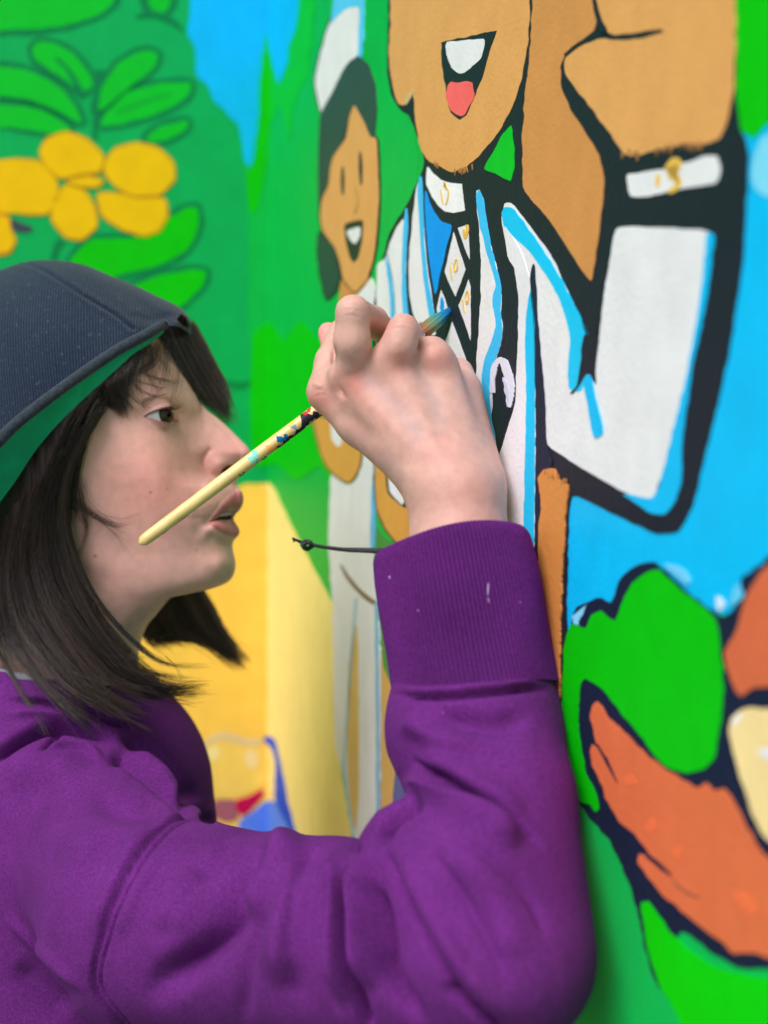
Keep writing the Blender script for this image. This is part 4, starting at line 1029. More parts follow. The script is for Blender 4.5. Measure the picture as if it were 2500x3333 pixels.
folds = [
    # forearm and elbow
    (R8([(720, 1030), (790, 1085), (880, 1125), (1000, 1205), (1130, 1285), (1240, 1365), (1330, 1450)]), 11, -3.6),
    (R8([(700, 1090), (800, 1180), (960, 1260), (1120, 1350), (1230, 1430)]), 40, 3.6),
    (R8([(740, 990), (900, 1080), (1080, 1190), (1260, 1310)]), 40, 2.2),
    (R8([(505, 1400), (478, 1500), (458, 1640), (455, 1800), (460, 1950), (486, 2080), (530, 2212), (570, 2300)]), 17, -9),
    (R8([(430, 1420), (400, 1560), (395, 1750), (400, 1950), (430, 2150)]), 52, 4.0),
    (R8([(560, 1400), (520, 1560), (512, 1750), (520, 1920), (560, 2080)]), 38, 4.5),
    (R8([(560, 1560), (590, 1720), (610, 1850), (625, 1970), (690, 2090), (800, 2230)]), 24, -7.5),
    (R8([(860, 2020), (960, 2110), (1080, 2212), (1180, 2300)]), 16, -3.0),
    (R8([(800, 1215), (740, 1250), (660, 1300), (610, 1370), (590, 1450)]), 18, -4.5),
    (R8([(620, 750), (760, 775), (900, 772), (1100, 752), (1240, 738), (1360, 745)]), 9, -1.6),
    (R8([(640, 720), (760, 742), (900, 740), (1100, 722), (1240, 706), (1350, 714)]), 13, 1.2),
    (R8([(820, 860), (960, 885), (1120, 890), (1280, 860)]), 34, -2.2),
    (R8([(700, 850), (760, 900), (880, 960), (1050, 1000)]), 36, 2.2),
    (R8([(590, 1400), (670, 1560), (750, 1740), (850, 1930), (960, 2090), (1120, 2260)]), 12, -2.0),
    (R8([(650, 1400), (740, 1560), (830, 1740), (930, 1910), (1060, 2080), (1200, 2240)]), 34, 2.0),
    (R8([(760, 1400), (890, 1550), (1010, 1730), (1100, 1910), (1170, 2090)]), 20, -1.1),
    (R8([(900, 1420), (1040, 1560), (1150, 1750), (1210, 1950)]), 50, 1.3),
    (R8([(840, 1330), (1000, 1430), (1160, 1560), (1280, 1720), (1340, 1900)]), 16, -0.9),
    # upper arm
    (R7([(1550, 1060), (1500, 1250), (1470, 1450), (1480, 1650), (1540, 1840)]), 15, -1.5),
    (R7([(1420, 1000), (1370, 1180), (1330, 1380), (1330, 1600), (1370, 1840)]), 20, -1.3),
    (R7([(1060, 960), (1000, 1080), (900, 1210), (800, 1340), (700, 1500)]), 22, -1.2),
    (R7([(1260, 1250), (1180, 1400), (1120, 1560), (1100, 1740), (1120, 1860)]), 26, -1.4),
    (R7([(1240, 1030), (1180, 1110), (1090, 1220), (1040, 1330), (960, 1450), (860, 1560), (740, 1660), (680, 1790)]), 48, -6.5),
    (R7([(1340, 960), (1260, 1090), (1160, 1240), (1080, 1380)]), 50, 4.5),
    (R7([(900, 1130), (860, 1230), (800, 1330), (700, 1440)]), 42, 2.2),
    (R7([(1400, 1100), (1330, 1280), (1280, 1480), (1290, 1700)]), 56, 3.6),
    # armhole: two stitched lines with a welt between
    (R7([(950, 905), (840, 892), (735, 945), (648, 1052), (574, 1175), (504, 1326), (446, 1476), (416, 1600), (426, 1704), (488, 1796), (556, 1870)]), 8, -1.7),
    (R7([(960, 925), (850, 915), (758, 966), (674, 1070), (600, 1192), (532, 1340), (474, 1488), (446, 1602), (456, 1694), (514, 1780), (590, 1870)]), 8, -1.6),
    (R7([(700, 930), (610, 1040), (530, 1180), (460, 1330), (390, 1490)]), 30, 1.8),
    (R7([(780, 1010), (700, 1110), (620, 1240), (560, 1370), (500, 1500)]), 24, 1.4),
    # shoulder and neck
    (R7([(470, 690), (540, 640), (620, 680), (720, 760), (830, 850), (930, 900)]), 20, -4.5),
    (R7([(520, 530), (640, 590), (760, 680), (850, 790), (900, 860)]), 22, -4.5),
    (R7([(560, 600), (680, 660), (780, 740), (860, 830)]), 18, 2.8),
    (R7([(0, 395), (130, 388), (250, 402), (400, 440), (550, 490), (700, 470)]), 10, -2.6),
    (R7([(0, 455), (140, 445), (280, 460), (420, 500)]), 14, 1.8),
    (R7([(-60, 660), (0, 630), (100, 560), (200, 515), (300, 505), (420, 530), (540, 560)]), 16, -6.0),
    (R7([(270, 500), (235, 580), (180, 636)]), 11, -2.4),
    (R7([(170, 640), (300, 600), (400, 610), (470, 660)]), 12, 2.2),
    (R7([(0, 760), (130, 700), (260, 690), (400, 740)]), 60, 2.6),
    (R7([(0, 1330), (120, 1450), (260, 1590), (400, 1720)]), 18, 1.2),
    (R7([(60, 1560), (200, 1690), (340, 1800)]), 40, -1.8),
    (R7([(380, 820), (520, 870), (640, 880), (760, 850)]), 40, -2.0),
    (R7([(150, 950), (330, 1010), (450, 1100)]), 70, 1.8)]
sV = carve(sV, sQ, folds, 2.6)
shirt = obj('sweatshirt', sV, sQ, mp_, person)

# ribbed cuff at the wrist, with a turned-in edge
def cuff(top, bot, rtx, rty, rbx, rby, ribs, nrow):
    top = np.asarray(top); bot = np.asarray(bot)
    na = ribs * 6
    a = np.linspace(0, 2 * math.pi, na, endpoint=False)
    axis = nrm(bot - top)
    ex = nrm(np.array([1.0, 0, 0]) - axis * axis[0]); ey = np.cross(axis, ex)
    rows = []
    prof = [(0.22, -4.2, 0), (0.10, -4.0, 0), (0.03, -3.2, 0.2), (0.005, -1.6, 0.5), (0.0, 0.0, 0.6)]
    for t, dr, rb in prof + [(v, 0.0, 1.0) for v in np.linspace(0.012, 1.03, nrow)]:
        puff = 0.9 * math.sin(math.pi * min(max(t, 0), 1)) - 1.2 * math.exp(-(t / 0.03) ** 2) + 0.4 * math.sin(7 * t)
        rx = rtx + (rbx - rtx) * t + (dr + puff) * mm; ry = rty + (rby - rty) * t + (dr + puff) * mm
        rip = 0.75 * mm * rb * np.cos(a * ribs + 0.25 * math.sin(5 * t)) + 0.9 * mm * np.sin(3 * a + 2.5 * t) * min(1, t * 3) + 0.6 * mm * np.sin(5 * a - 4 * t)
        wob = 0.0016 * np.cos(2 * a + 0.6) * max(0, 1 - t * 2)
        c = top + (bot - top) * t
        rows.append(c + np.outer(np.cos(a) * (rx + rip), ex) + np.outer(np.sin(a) * (ry + rip), ey) + np.outer(wob, axis))
    V = np.array(rows); n = len(rows)
    i = np.arange(n * na).reshape(n, na)
    Q = np.stack([i[:-1], np.roll(i, -1, 1)[:-1], np.roll(i, -1, 1)[1:], i[1:]], -1).reshape(-1, 4)
    return V.reshape(-1, 3), Q
mcuf = cloth_mat('purple_rib', (0.092, 0.0145, 0.128), 700)
ct, cbm = at(1466, 1764, 0.806), at(1549, 2250, 0.787)
V, Q = cuff(ct, cbm, 0.0405, 0.037, 0.0425, 0.041, 118, 70)
cuff_o = obj('cuff', V, Q, mcuf, shirt)
msp, nt, b = newmat('dry_paint'); b.inputs['Base Color'].default_value = (0.52, 0.36, 0.62, 1); b.inputs['Roughness'].default_value = 0.8
for (x0, y0, x1, y1, wd) in ((1590, 1895, 1588, 1940, 5), (1588, 1945, 1592, 1962, 4), (1268, 1875, 1269, 1884, 5), (1693, 1958, 1694, 1962, 4), (1360, 1984, 1362, 1990, 4), (1700, 2260, 1702, 2262, 3), (1440, 2320, 1442, 2323, 3)):
    n = 7
    xs_ = np.linspace(x0, x1, n); ysn = np.linspace(y0, y1, n)
    pth = []
    for a_, b_ in zip(xs_, ysn):
        dirv = Vector(at(a_, b_, 1.0) - np.array([0, 0, CAMZ])).normalized()
        ok_, loc, no_, fi_ = cuff_o.ray_cast(Vector((0, 0, CAMZ)), dirv)
        if not ok_: ok_, loc, no_, fi_ = shirt.ray_cast(Vector((0, 0, CAMZ)), dirv)
        if ok_: pth.append(np.array(loc) + np.array([0, 0, 0]))
    if len(pth) >= 4:
        pth = np.array(pth)
        rr_ = wd / F * 0.78 / 2 * np.sin(np.linspace(0.5, 2.7, len(pth)))
        V, Q = tube(pth, rr_, 8)
        obj('paint_fleck', V, Q, msp, cuff_o)

# grey T-shirt edge at the neck, trousers and shoes (below the picture)
mgt = cloth_mat('grey_jersey', (0.26, 0.28, 0.31), 900, 0.1)
a = np.linspace(0, 2 * math.pi, 96, endpoint=False)
cn = at(165, 2200, 1.04)
ring = np.stack([cn[0] + 0.0595 * np.cos(a), cn[1] + 0.0585 * np.sin(a), cn[2] + 0.003 - 0.16 * 0.06 * np.cos(a)], -1)
ring = np.vstack([ring, ring[:1]])
V, Q = tubes(ring[None], np.full((1, 97), 0.0042), 10)
obj('tshirt_collar', V, Q, mgt, person)
mj = cloth_mat('denim', (0.05, 0.07, 0.13), 800, 0.05)
def leg_sdf(P):
    f = None
    for yy in (0.97, 1.15):
        c = smin(capsule(P, (-0.22, yy, 0.72), (-0.21, yy, 0.42), 0.085, 0.06), capsule(P, (-0.21, yy, 0.42), (-0.23, yy, 0.08), 0.06, 0.05), 0.02)
        f = c if f is None else smin(f, c, 0.02)
    return np.maximum(smin(f, capsule(P, (-0.22, 0.99, 0.74), (-0.22, 1.13, 0.74), 0.10, 0.10), 0.04), 0.05 - P[:, 2])
V, Q = surface_nets(leg_sdf, (-0.36, 0.84, 0.03), (-0.08, 1.28, 0.87), 0.011)
obj('trousers', V, Q, mj, person)
msh, nt, b = newmat('shoe_rubber'); b.inputs['Base Color'].default_value = (0.06, 0.06, 0.065, 1); b.inputs['Roughness'].default_value = 0.6
for yy in (0.97, 1.15):
    def shoe_sdf(P, yy=yy):
        f = smin(capsule(P, (-0.25, yy, 0.045), (-0.08, yy, 0.035), 0.042, 0.034), capsule(P, (-0.235, yy, 0.05), (-0.235, yy, 0.10), 0.042, 0.045), 0.02)
        return np.maximum(f, -P[:, 2] + 0.001)
    V, Q = surface_nets(shoe_sdf, (-0.31, yy - 0.06, -0.01), (-0.03, yy + 0.06, 0.16), 0.008)
    obj('shoe', V, Q, msh, person)

# ------------------------------------------------------------------ cap: crown and visor
CAPT = catmull([(-300, 1400), (-275, 1200), (-215, 1040), (-130, 935), (-50, 892), (0, 878), (75, 854), (150, 846), (260, 858), (360, 897), (450, 934), (512, 964), (573, 993), (608, 1022), (621, 1052), (624, 1088)], 260)
CAPB = catmull([(-300, 1420), (-240, 1600), (-160, 1720), (-90, 1680), (0, 1560), (110, 1420), (200, 1310), (300, 1210), (400, 1130), (480, 1085), (535, 1062), (575, 1062), (600, 1074), (622, 1092)], 260)
NB = 110
tt_ = (np.linspace(0, 1, NB)) ** 1.5
cx_ = CAPT[:, None, 0] + (CAPB - CAPT)[:, None, 0] * tt_[None]; cy_ = CAPT[:, None, 1] + (CAPB - CAPT)[:, None, 1] * tt_[None]
Pc = np.stack([cx_.ravel(), cy_.ravel()], -1)
dcap, _ = polydist(Pc, CAPT[::3])
wcap = 82 * sup(dcap * MM, 88, 2.0) + 0.01
seam = R1([(110, 100), (190, 118), (280, 160), (400, 235), (500, 300), (600, 360), (690, 415), (760, 470), (800, 500)])
sdist, _ = polydist(Pc, catmull(seam, 40))
wcap = wcap - 2.4 * np.exp(-(sdist / 5) ** 2) + 1.5 * np.exp(-((sdist - 13) / 9) ** 2)
for path, wd, am in ((R1([(700, 240), (800, 330), (900, 400), (980, 440)]), 26, -2.5), (R1([(560, 130), (680, 210), (760, 300), (830, 420)]), 30, 1.8), (R1([(820, 420), (900, 450), (990, 430), (1060, 410)]), 14, -2.4), (R1([(0, 420), (200, 480), (420, 560)]), 80, 1.6), (R1([(200, 300), (420, 420), (560, 560)]), 60, -1.6)):
    wcap = wcap + am * np.exp(-(polydist(Pc, catmull(path, 12))[0] / wd) ** 2) * np.clip(dcap * MM / 8, 0, 1)
R_ = len(CAPT)
capn = at(Pc[:, 0], Pc[:, 1], ymid(Pc[:, 0]) - wcap / 1000)
capf = at(Pc[:, 0], Pc[:, 1], ymid(Pc[:, 0])); capf[:, 1] += wcap / 1000
i = np.arange(R_ * NB).reshape(R_, NB)
q1 = np.stack([i[:-1, :-1], i[:-1, 1:], i[1:, 1:], i[1:, :-1]], -1).reshape(-1, 4)[:, ::-1]
hole = inside(Pc, [(576, 1040), (590, 1022), (606, 1032), (617, 1066), (600, 1062), (585, 1050)])
keep = ~hole[q1].any(1)
V = np.vstack([capn, capf]); Q = np.vstack([q1[keep], q1[:, ::-1] + R_ * NB])

mc, nt, b = newmat('twill')
tc = node(nt, 'ShaderNodeTexCoord')
mpn = node(nt, 'ShaderNodeMapping'); mpn.inputs['Rotation'].default_value = (0, math.radians(7), 0)
nt.links.new(tc.outputs['Object'], mpn.inputs['Vector'])
wv = node(nt, 'ShaderNodeTexWave', Scale=175.0, Distortion=1.2, Detail=2.0); wv.inputs['Detail Scale'].default_value = 3.0
nt.links.new(mpn.outputs[0], wv.inputs['Vector'])
nz = node(nt, 'ShaderNodeTexNoise', Scale=900.0, Detail=3.0); nt.links.new(tc.outputs['Object'], nz.inputs['Vector'])
mul = node(nt, 'ShaderNodeMath', operation='MULTIPLY'); nt.links.new(wv.outputs['Fac'], mul.inputs[0]); nt.links.new(nz.outputs['Fac'], mul.inputs[1])
crr = node(nt, 'ShaderNodeValToRGB'); nt.links.new(mul.outputs[0], crr.inputs[0])
crr.color_ramp.elements[0].position = 0.05; crr.color_ramp.elements[0].color = (0.006, 0.012, 0.024, 1)
crr.color_ramp.elements[1].position = 0.62; crr.color_ramp.elements[1].color = (0.027, 0.047, 0.088, 1)
nf_ = node(nt, 'ShaderNodeTexNoise', Scale=330.0, Detail=6.0, Roughness=0.75); nt.links.new(tc.outputs['Object'], nf_.inputs['Vector'])
mrf = node(nt, 'ShaderNodeMapRange'); mrf.inputs['From Min'].default_value = 0.60; mrf.inputs['From Max'].default_value = 0.76; nt.links.new(nf_.outputs['Fac'], mrf.inputs['Value'])
mxf = node(nt, 'ShaderNodeMix', data_type='RGBA')
nt.links.new(mrf.outputs[0], mxf.inputs[0]); nt.links.new(crr.outputs[0], mxf.inputs[6]); mxf.inputs[7].default_value = (0.15, 0.19, 0.26, 1)
nt.links.new(mxf.outputs[2], b.inputs['Base Color'])
bp = node(nt, 'ShaderNodeBump', Strength=0.5, Distance=0.0008); nt.links.new(mul.outputs[0], bp.inputs['Height']); nt.links.new(bp.outputs[0], b.inputs['Normal'])
b.inputs['Roughness'].default_value = 0.9; b.inputs['Specular IOR Level'].default_value = 0.15
b.inputs['Sheen Weight'].default_value = 0.15
mcg, nt, b = newmat('green_lining')
tc = bump_chain(nt, b, [(1500, 2, 0.3, 0.0006, (1, 1, 1))]); vary(nt, b, (0.015, 0.42, 0.215), 60, 0.12, tc)
b.inputs['Roughness'].default_value = 0.85; b.inputs['Specular IOR Level'].default_value = 0.1
cap = obj('cap', V, Q, mc, person)
# visor: sheet from the crown out towards the viewer; cloth above, green lining below, piped edge
EDGE = catmull(R1([(985, 490), (965, 500), (900, 540), (800, 594), (700, 648), (560, 742), (400, 854), (250, 966), (100, 1086), (0, 1186), (-120, 1320), (-260, 1520)]), 120)
ROOT = catmull(R1([(980, 520), (955, 545), (890, 592), (800, 650), (690, 750), (560, 866), (400, 1016), (280, 1146), (190, 1262), (100, 1402), (0, 1540), (-120, 1720), (-260, 1900)]), 120)
te = np.linspace(0, 1, 120)
ye = 1.012 - 0.098 * smoothstep(0, 0.75, te) ** 0.8
wr, _ = head_w(np.maximum(ROOT[:, 0], -140), ROOT[:, 1])
yr2 = np.minimum(np.minimum(ymid(ROOT[:, 0]) - wr / 1000 - 0.006, ymid(ROOT[:, 0]) - 0.088 * smoothstep(0.02, 0.35, te)), 1.02)
yr2 = np.convolve(np.pad(yr2, 10, 'edge'), np.ones(21) / 21, 'valid')
def crown_y(p): return ymid(p[:, 0]) - 0.082 * sup(polydist(p, CAPT[::3])[0] * MM, 88, 2.0)
ye = np.minimum(ye, crown_y(EDGE) - 0.008 * smoothstep(0, 0.05, te)); yr2 = np.minimum(yr2, crown_y(ROOT) - 0.003)
PE = at(EDGE[:, 0], EDGE[:, 1], ye); PR = at(ROOT[:, 0], ROOT[:, 1], np.maximum(yr2, ye + 0.004))
sv = np.linspace(0, 1, 14)
sheet = PE[:, None] + (PR - PE)[:, None] * sv[None, :, None]
sheet[..., 2] += 0.004 * np.sin(math.pi * sv)[None]
i = np.arange(120 * 14).reshape(120, 14)
q1 = np.stack([i[:-1, :-1], i[:-1, 1:], i[1:, 1:], i[1:, :-1]], -1).reshape(-1, 4)
under = sheet.reshape(-1, 3); upper = (sheet + np.array([0, 0, 0.0032])).reshape(-1, 3)
visor = obj('visor', upper, q1, mc, cap)
lining = obj('visor_lining', under, q1[:, ::-1], mcg, visor)
V, Q = tube(PE + np.array([0, 0, 0.0020]), np.interp(te, [0, 0.03, 0.3, 1], [0.0016, 0.0034, 0.0036, 0.0037]), 12)
mce, nt, b = newmat('cap_piping')
tc = bump_chain(nt, b, [(1200, 3, 0.5, 0.0008, (1, 1, 1)), (120, 3, 0.4, 0.002, (1, 1, 1))]); vary(nt, b, (0.022, 0.032, 0.048), 400, 0.5, tc, 5)
b.inputs['Roughness'].default_value = 0.8; b.inputs['Specular IOR Level'].default_value = 0.2; b.inputs['Sheen Weight'].default_value = 0.2
obj('visor_edge', V, Q, mce, visor)

# ------------------------------------------------------------------ hair, built strand by strand
def hair_sheet(A, B, n, N=18, r=0.00011, jit=7.0, wave=7.0, yj=0.0022, lens=(0.8, 1.0), clump=13, pinch=0.75, tint=1.0):
    """strands between guide paths A and B; guide points are (x, y, distance)"""
    A = catmull(A, 40); B = catmull(B, 40)
    cl = rng.random(clump * 3)
    w_ = rng.random(n)
    near_c = cl[np.argmin(np.abs(w_[:, None] - cl[None]), 1)]
    t = np.linspace(0, 1, N)
    L = rng.uniform(lens[0], lens[1], n)
    out = np.zeros((n, N, 3)); rad = np.zeros((n, N))
    HC.append(tint * (0.45 + 1.15 * ((near_c * 97.13) % 1.0)) * np.clip(rng.normal(1, 0.3, n), 0.4, 1.8))
    a0 = rng.normal(size=(n, 2)) * jit; a1 = rng.normal(size=(n, 2)) * jit * 1.6
    yo = rng.normal(size=n) * yj; ph = rng.random(n) * 6.28
    for k in range(n):
        tk = t * L[k]
        wk = w_[k] + (near_c[k] - w_[k]) * pinch * tk ** 1.5
        Ak = np.stack([np.interp(tk, np.linspace(0, 1, 40), A[:, c]) for c in range(3)], -1)
        Bk = np.stack([np.interp(tk, np.linspace(0, 1, 40), B[:, c]) for c in range(3)], -1)
        p = Ak + (Bk - Ak) * wk[:, None]
        p[:, 0] += a0[k, 0] * (1 - tk) + a1[k, 0] * tk ** 2 + wave * np.sin(3 * tk + ph[k]) * tk
        p[:, 1] += a0[k, 1] * (1 - tk) + a1[k, 1] * tk ** 2
        out[k] = at(p[:, 0], p[:, 1], p[:, 2] + yo[k])
        rad[k] = r * rng.uniform(0.75, 1.3) * np.interp(t, [0, 0.6, 0.9, 1], [1, 1, 0.7, 0.25])
    return out, rad
HP, HR, HC = [], [], []
def lock(A, B, n, N=18, **kw):
    P_, r_ = hair_sheet(A, B, n, 15, **kw); HP.append(P_); HR.append(r_)
def hd(pts, off, dD=False):
    """guide on the near side of the head, lifted off the skin by off metres (number or list)"""
    pts = Dz(pts) if dD else pts
    off = np.interp(np.linspace(0, 1, len(pts)), np.linspace(0, 1, np.atleast_1d(off).size), np.atleast_1d(off))
    out = []
    for (x, y), o_ in zip(pts, off):
        yy = float(head_y(np.array([x]), np.array([min(y, 1780.0)]))[0])
        out.append((x, y, min(yy, 1.0) - o_))
    return out
D1 = lambda p, o_: hd(p, o_, True)
# long side hair from under the visor down over the ear, sweeping forward to a flick
lock(D1([(225, 868), (160, 985), (142, 1090), (160, 1200), (200, 1300), (268, 1392), (345, 1462), (446, 1470)], [0.004, 0.008, 0.010, 0.012, 0.016]),
     D1([(150, 975), (108, 1060), (92, 1180), (116, 1290), (168, 1392), (250, 1470), (340, 1512), (444, 1504)], [0.005, 0.010, 0.014, 0.018, 0.018]), 480, lens=(0.55, 1.02), pinch=0.85)
lock(D1([(150, 975), (108, 1060), (94, 1180), (120, 1290), (176, 1390), (262, 1452), (352, 1486)], [0.005, 0.012, 0.014, 0.018]),
     D1([(60, 1080), (48, 1170), (52, 1280), (90, 1390), (150, 1470), (235, 1530), (330, 1560)], [0.006, 0.012, 0.016, 0.018]), 300, lens=(0.35, 0.95), pinch=0.9)
lock(D1([(80, 1050), (56, 1150), (52, 1250), (64, 1330), (92, 1400), (130, 1460)], [0.007, 0.013, 0.018, 0.02]),
     D1([(-10, 1150), (-16, 1250), (-10, 1340), (-4, 1390), (10, 1430), (24, 1470)], [0.008, 0.014, 0.018, 0.02]), 330, lens=(0.4, 1.0), pinch=0.9)
lock(D1([(20, 1110), (0, 1220), (-14, 1310), (-10, 1370), (-6, 1410)], [0.007, 0.013, 0.018]),
     D1([(-120, 1180), (-120, 1280), (-110, 1380), (-90, 1450), (-80, 1500)], [0.008, 0.014, 0.018]), 500, lens=(0.7, 1.0))
for k_ in range(40):
    f_ = rng.random(); o1_, o2_ = rng.normal(0, 26, 2)
    gA = np.array([(225, 868), (165, 975), (146, 1085), (165, 1195), (205, 1295), (270, 1385), (345, 1455), (440, 1468)], float)
    gB = np.array([(-30, 1160), (-34, 1250), (-30, 1320), (-8, 1390), (30, 1440), (70, 1490), (110, 1530), (150, 1570)], float)
    gp = gA + (gB - gA) * f_
    gp[:, 0] += o1_ * np.linspace(0, 1, 8) ** 2; gp[:, 1] += o2_ * np.linspace(0, 1, 8) ** 2
    wd_ = np.interp(np.linspace(0, 1, 8), [0, 0.5, 1], [16, 11, 2]) * rng.uniform(0.5, 1.3)
    of_ = np.linspace(0.008, 0.021, 8) + rng.uniform(0.0, 0.003)
    nxt = gp.copy(); nxt[:, 0] += wd_
    lock(hd(Dz([tuple(p) for p in gp]), of_), hd(Dz([tuple(p) for p in nxt]), of_), 60, jit=3.5, lens=(0.62, 1.05), clump=2, pinch=0.8, tint=rng.uniform(0.5, 2.4), r=0.00012)
for k_ in range(90):                       # loose single hairs all over the sweep
    f_ = rng.random() ** 0.8; o1_, o2_ = rng.normal(0, 30, 2)
    gp = gA + (gB - gA) * f_ + rng.normal(0, 3, (8, 2))
    gp[:, 0] += o1_ * np.linspace(0, 1, 8) ** 2; gp[:, 1] += o2_ * np.linspace(0, 1, 8) ** 2 + 8 * np.sin(np.linspace(0, 3, 8) + f_ * 9)
    g_ = hd(Dz([tuple(p) for p in gp]), np.linspace(0.010, 0.026, 8))
    lock(g_, [(x + 3, y, z) for x, y, z in g_], 2, jit=6, lens=(0.75, 1.1), tint=rng.uniform(0.8, 3.0), r=0.00008)
# thin ends hanging over the collar
lock(D1([(110, 1330), (140, 1420), (168, 1480), (182, 1530), (180, 1580)], 0.020), D1([(60, 1350), (100, 1440), (140, 1500), (170, 1560), (210, 1600)], 0.020), 46, lens=(0.6, 1.0), jit=9, pinch=0.8)
lock(D1([(200, 1360), (260, 1430), (320, 1480), (380, 1482), (446, 1472)], 0.017), D1([(190, 1390), (250, 1460), (320, 1506), (390, 1500), (458, 1500)], 0.017), 130, lens=(0.7, 1.02), jit=7, pinch=0.8)
# hair line in front of the ear, temple lock, fringe
lock(D1([(236, 850), (200, 910), (178, 980), (160, 1060), (150, 1140)], [0.003, 0.004, 0.004]), D1([(180, 940), (150, 1010), (130, 1090), (130, 1190), (150, 1280)], [0.004, 0.006, 0.008]), 380, lens=(0.5, 1.0), pinch=0.3)
lock(hd(R1([(760, 700), (730, 800), (740, 900), (800, 1030)]), [0.004, 0.006, 0.004, 0.003]), hd(R1([(560, 860), (590, 900), (640, 950), (720, 1010)]), [0.004, 0.006, 0.004, 0.003]), 420, lens=(0.6, 1.0), pinch=0.7)
lock(hd(R1([(640, 770), (560, 850), (480, 930), (400, 1060)]), [0.004, 0.005]), hd(R1([(560, 860), (470, 930), (400, 1020), (330, 1150)]), [0.004, 0.006]), 420, lens=(0.5, 1.0), pinch=0.4)
lock(hd(R1([(640, 800), (560, 920), (500, 1040), (450, 1180), (420, 1300)]), [0.006, 0.005, 0.003]), hd(R1([(480, 920), (400, 1040), (350, 1160), (310, 1280), (290, 1400)]), [0.008, 0.009]), 700, lens=(0.5, 1.0), pinch=0.4)
lock(hd(R1([(900, 600), (850, 700), (800, 800), (790, 930)]), 0.004), hd(R1([(800, 650), (740, 740), (720, 850), (740, 960)]), 0.005), 110, lens=(0.5, 1.0), jit=8)
lock(hd(R1([(940, 570), (950, 660), (880, 750), (760, 780)]), 0.004), hd(R1([(880, 600), (900, 680), (830, 740), (700, 790)]), 0.004), 40, lens=(0.6, 1.0), jit=8)
for pth, n in (([(1030, 600), (1060, 720), (1040, 860), (1000, 950)], 9), ([(800, 720), (900, 780), (1020, 810), (1100, 815)], 9), ([(760, 790), (900, 830), (980, 850), (1040, 800)], 5), ([(700, 800), (780, 900), (860, 960), (900, 970)], 9),
               ([(1000, 620), (980, 740), (960, 830), (880, 920)], 8), ([(960, 560), (1000, 640), (1000, 740), (960, 820)], 5), ([(720, 760), (820, 860), (920, 900), (990, 880)], 7), ([(660, 790), (700, 880), (780, 960), (830, 990)], 10)):
    g_ = hd(R1(pth), 0.004); lock(g_, [(x + 14, y + 6, z) for x, y, z in g_], n, jit=5, r=0.00009, lens=(0.7, 1.0))
for k_ in range(46):                       # see-through fringe over the forehead
    x0_ = rng.uniform(620, 1010); y0_ = 560 + (1000 - x0_) * 0.62 + rng.normal() * 12
    dx_ = rng.uniform(-60, 120); ln_ = rng.uniform(150, 340)
    g_ = hd(R1([(x0_, y0_), (x0_ + dx_ * 0.2, y0_ + ln_ * 0.35), (x0_ + dx_ * 0.6, y0_ + ln_ * 0.7), (x0_ + dx_ * 1.3, y0_ + ln_)]), [0.004, 0.005, 0.003])
    lock(g_, [(x + 5, y + 3, z) for x, y, z in g_], int(rng.integers(2, 6)), jit=4, r=0.00008, lens=(0.6, 1.0), tint=rng.uniform(1.0, 2.6))
# eyebrow, mostly behind the fringe
lock(hd(RB([(250, 960), (340, 905), (450, 860), (590, 810)]), 0.0008), hd(RB([(270, 985), (360, 925), (470, 878), (590, 828)]), 0.0008), 34, r=0.00005, lens=(0.3, 1.0), jit=5, pinch=0.2)
# strands across the cheek
for pth, n in (([(330, 1330), (400, 1490), (500, 1580), (640, 1650), (760, 1668)], 30), ([(340, 1300), (420, 1460), (520, 1570), (700, 1650), (850, 1620)], 6), ([(400, 1200), (450, 1400), (490, 1600), (500, 1720), (440, 1900)], 26), ([(360, 1380), (440, 1540), (600, 1660), (720, 1780), (770, 1860)], 4),
               ([(450, 1180), (470, 1350), (540, 1500), (600, 1560)], 3), ([(420, 1480), (560, 1600), (680, 1680), (800, 1690)], 10), ([(380, 1180), (380, 1350), (440, 1560), (480, 1640)], 20)):
    g_ = hd(R1(pth), [0.004, 0.006, 0.004]); lock(g_, [(x + 12, y + 10, z) for x, y, z in g_], n, jit=7, r=0.00009, lens=(0.7, 1.02), pinch=0.8)
# fly-away ends over the shoulder
for pth in ([(760, 980), (700, 1060), (620, 1140), (540, 1180)], [(520, 1000), (540, 1100), (480, 1180), (460, 1290)], [(540, 1060), (600, 1160), (615, 1260), (600, 1340)], [(190, 1260), (230, 1310), (270, 1345), (300, 1360)], [(700, 1180), (780, 1240), (830, 1320), (850, 1366)], [(1040, 850), (1110, 920), (1145, 990), (1150, 1020)], [(500, 1090), (520, 1200), (550, 1320), (556, 1330)], [(95, 1060), (100, 1110), (115, 1140), (120, 1150)]):
    S = RN(pth); g_ = [(x, y, 0.935) for x, y in S]
    lock(g_, [(x + 6, y, z) for x, y, z in g_], 3, jit=4, r=0.00009, lens=(0.8, 1.0))
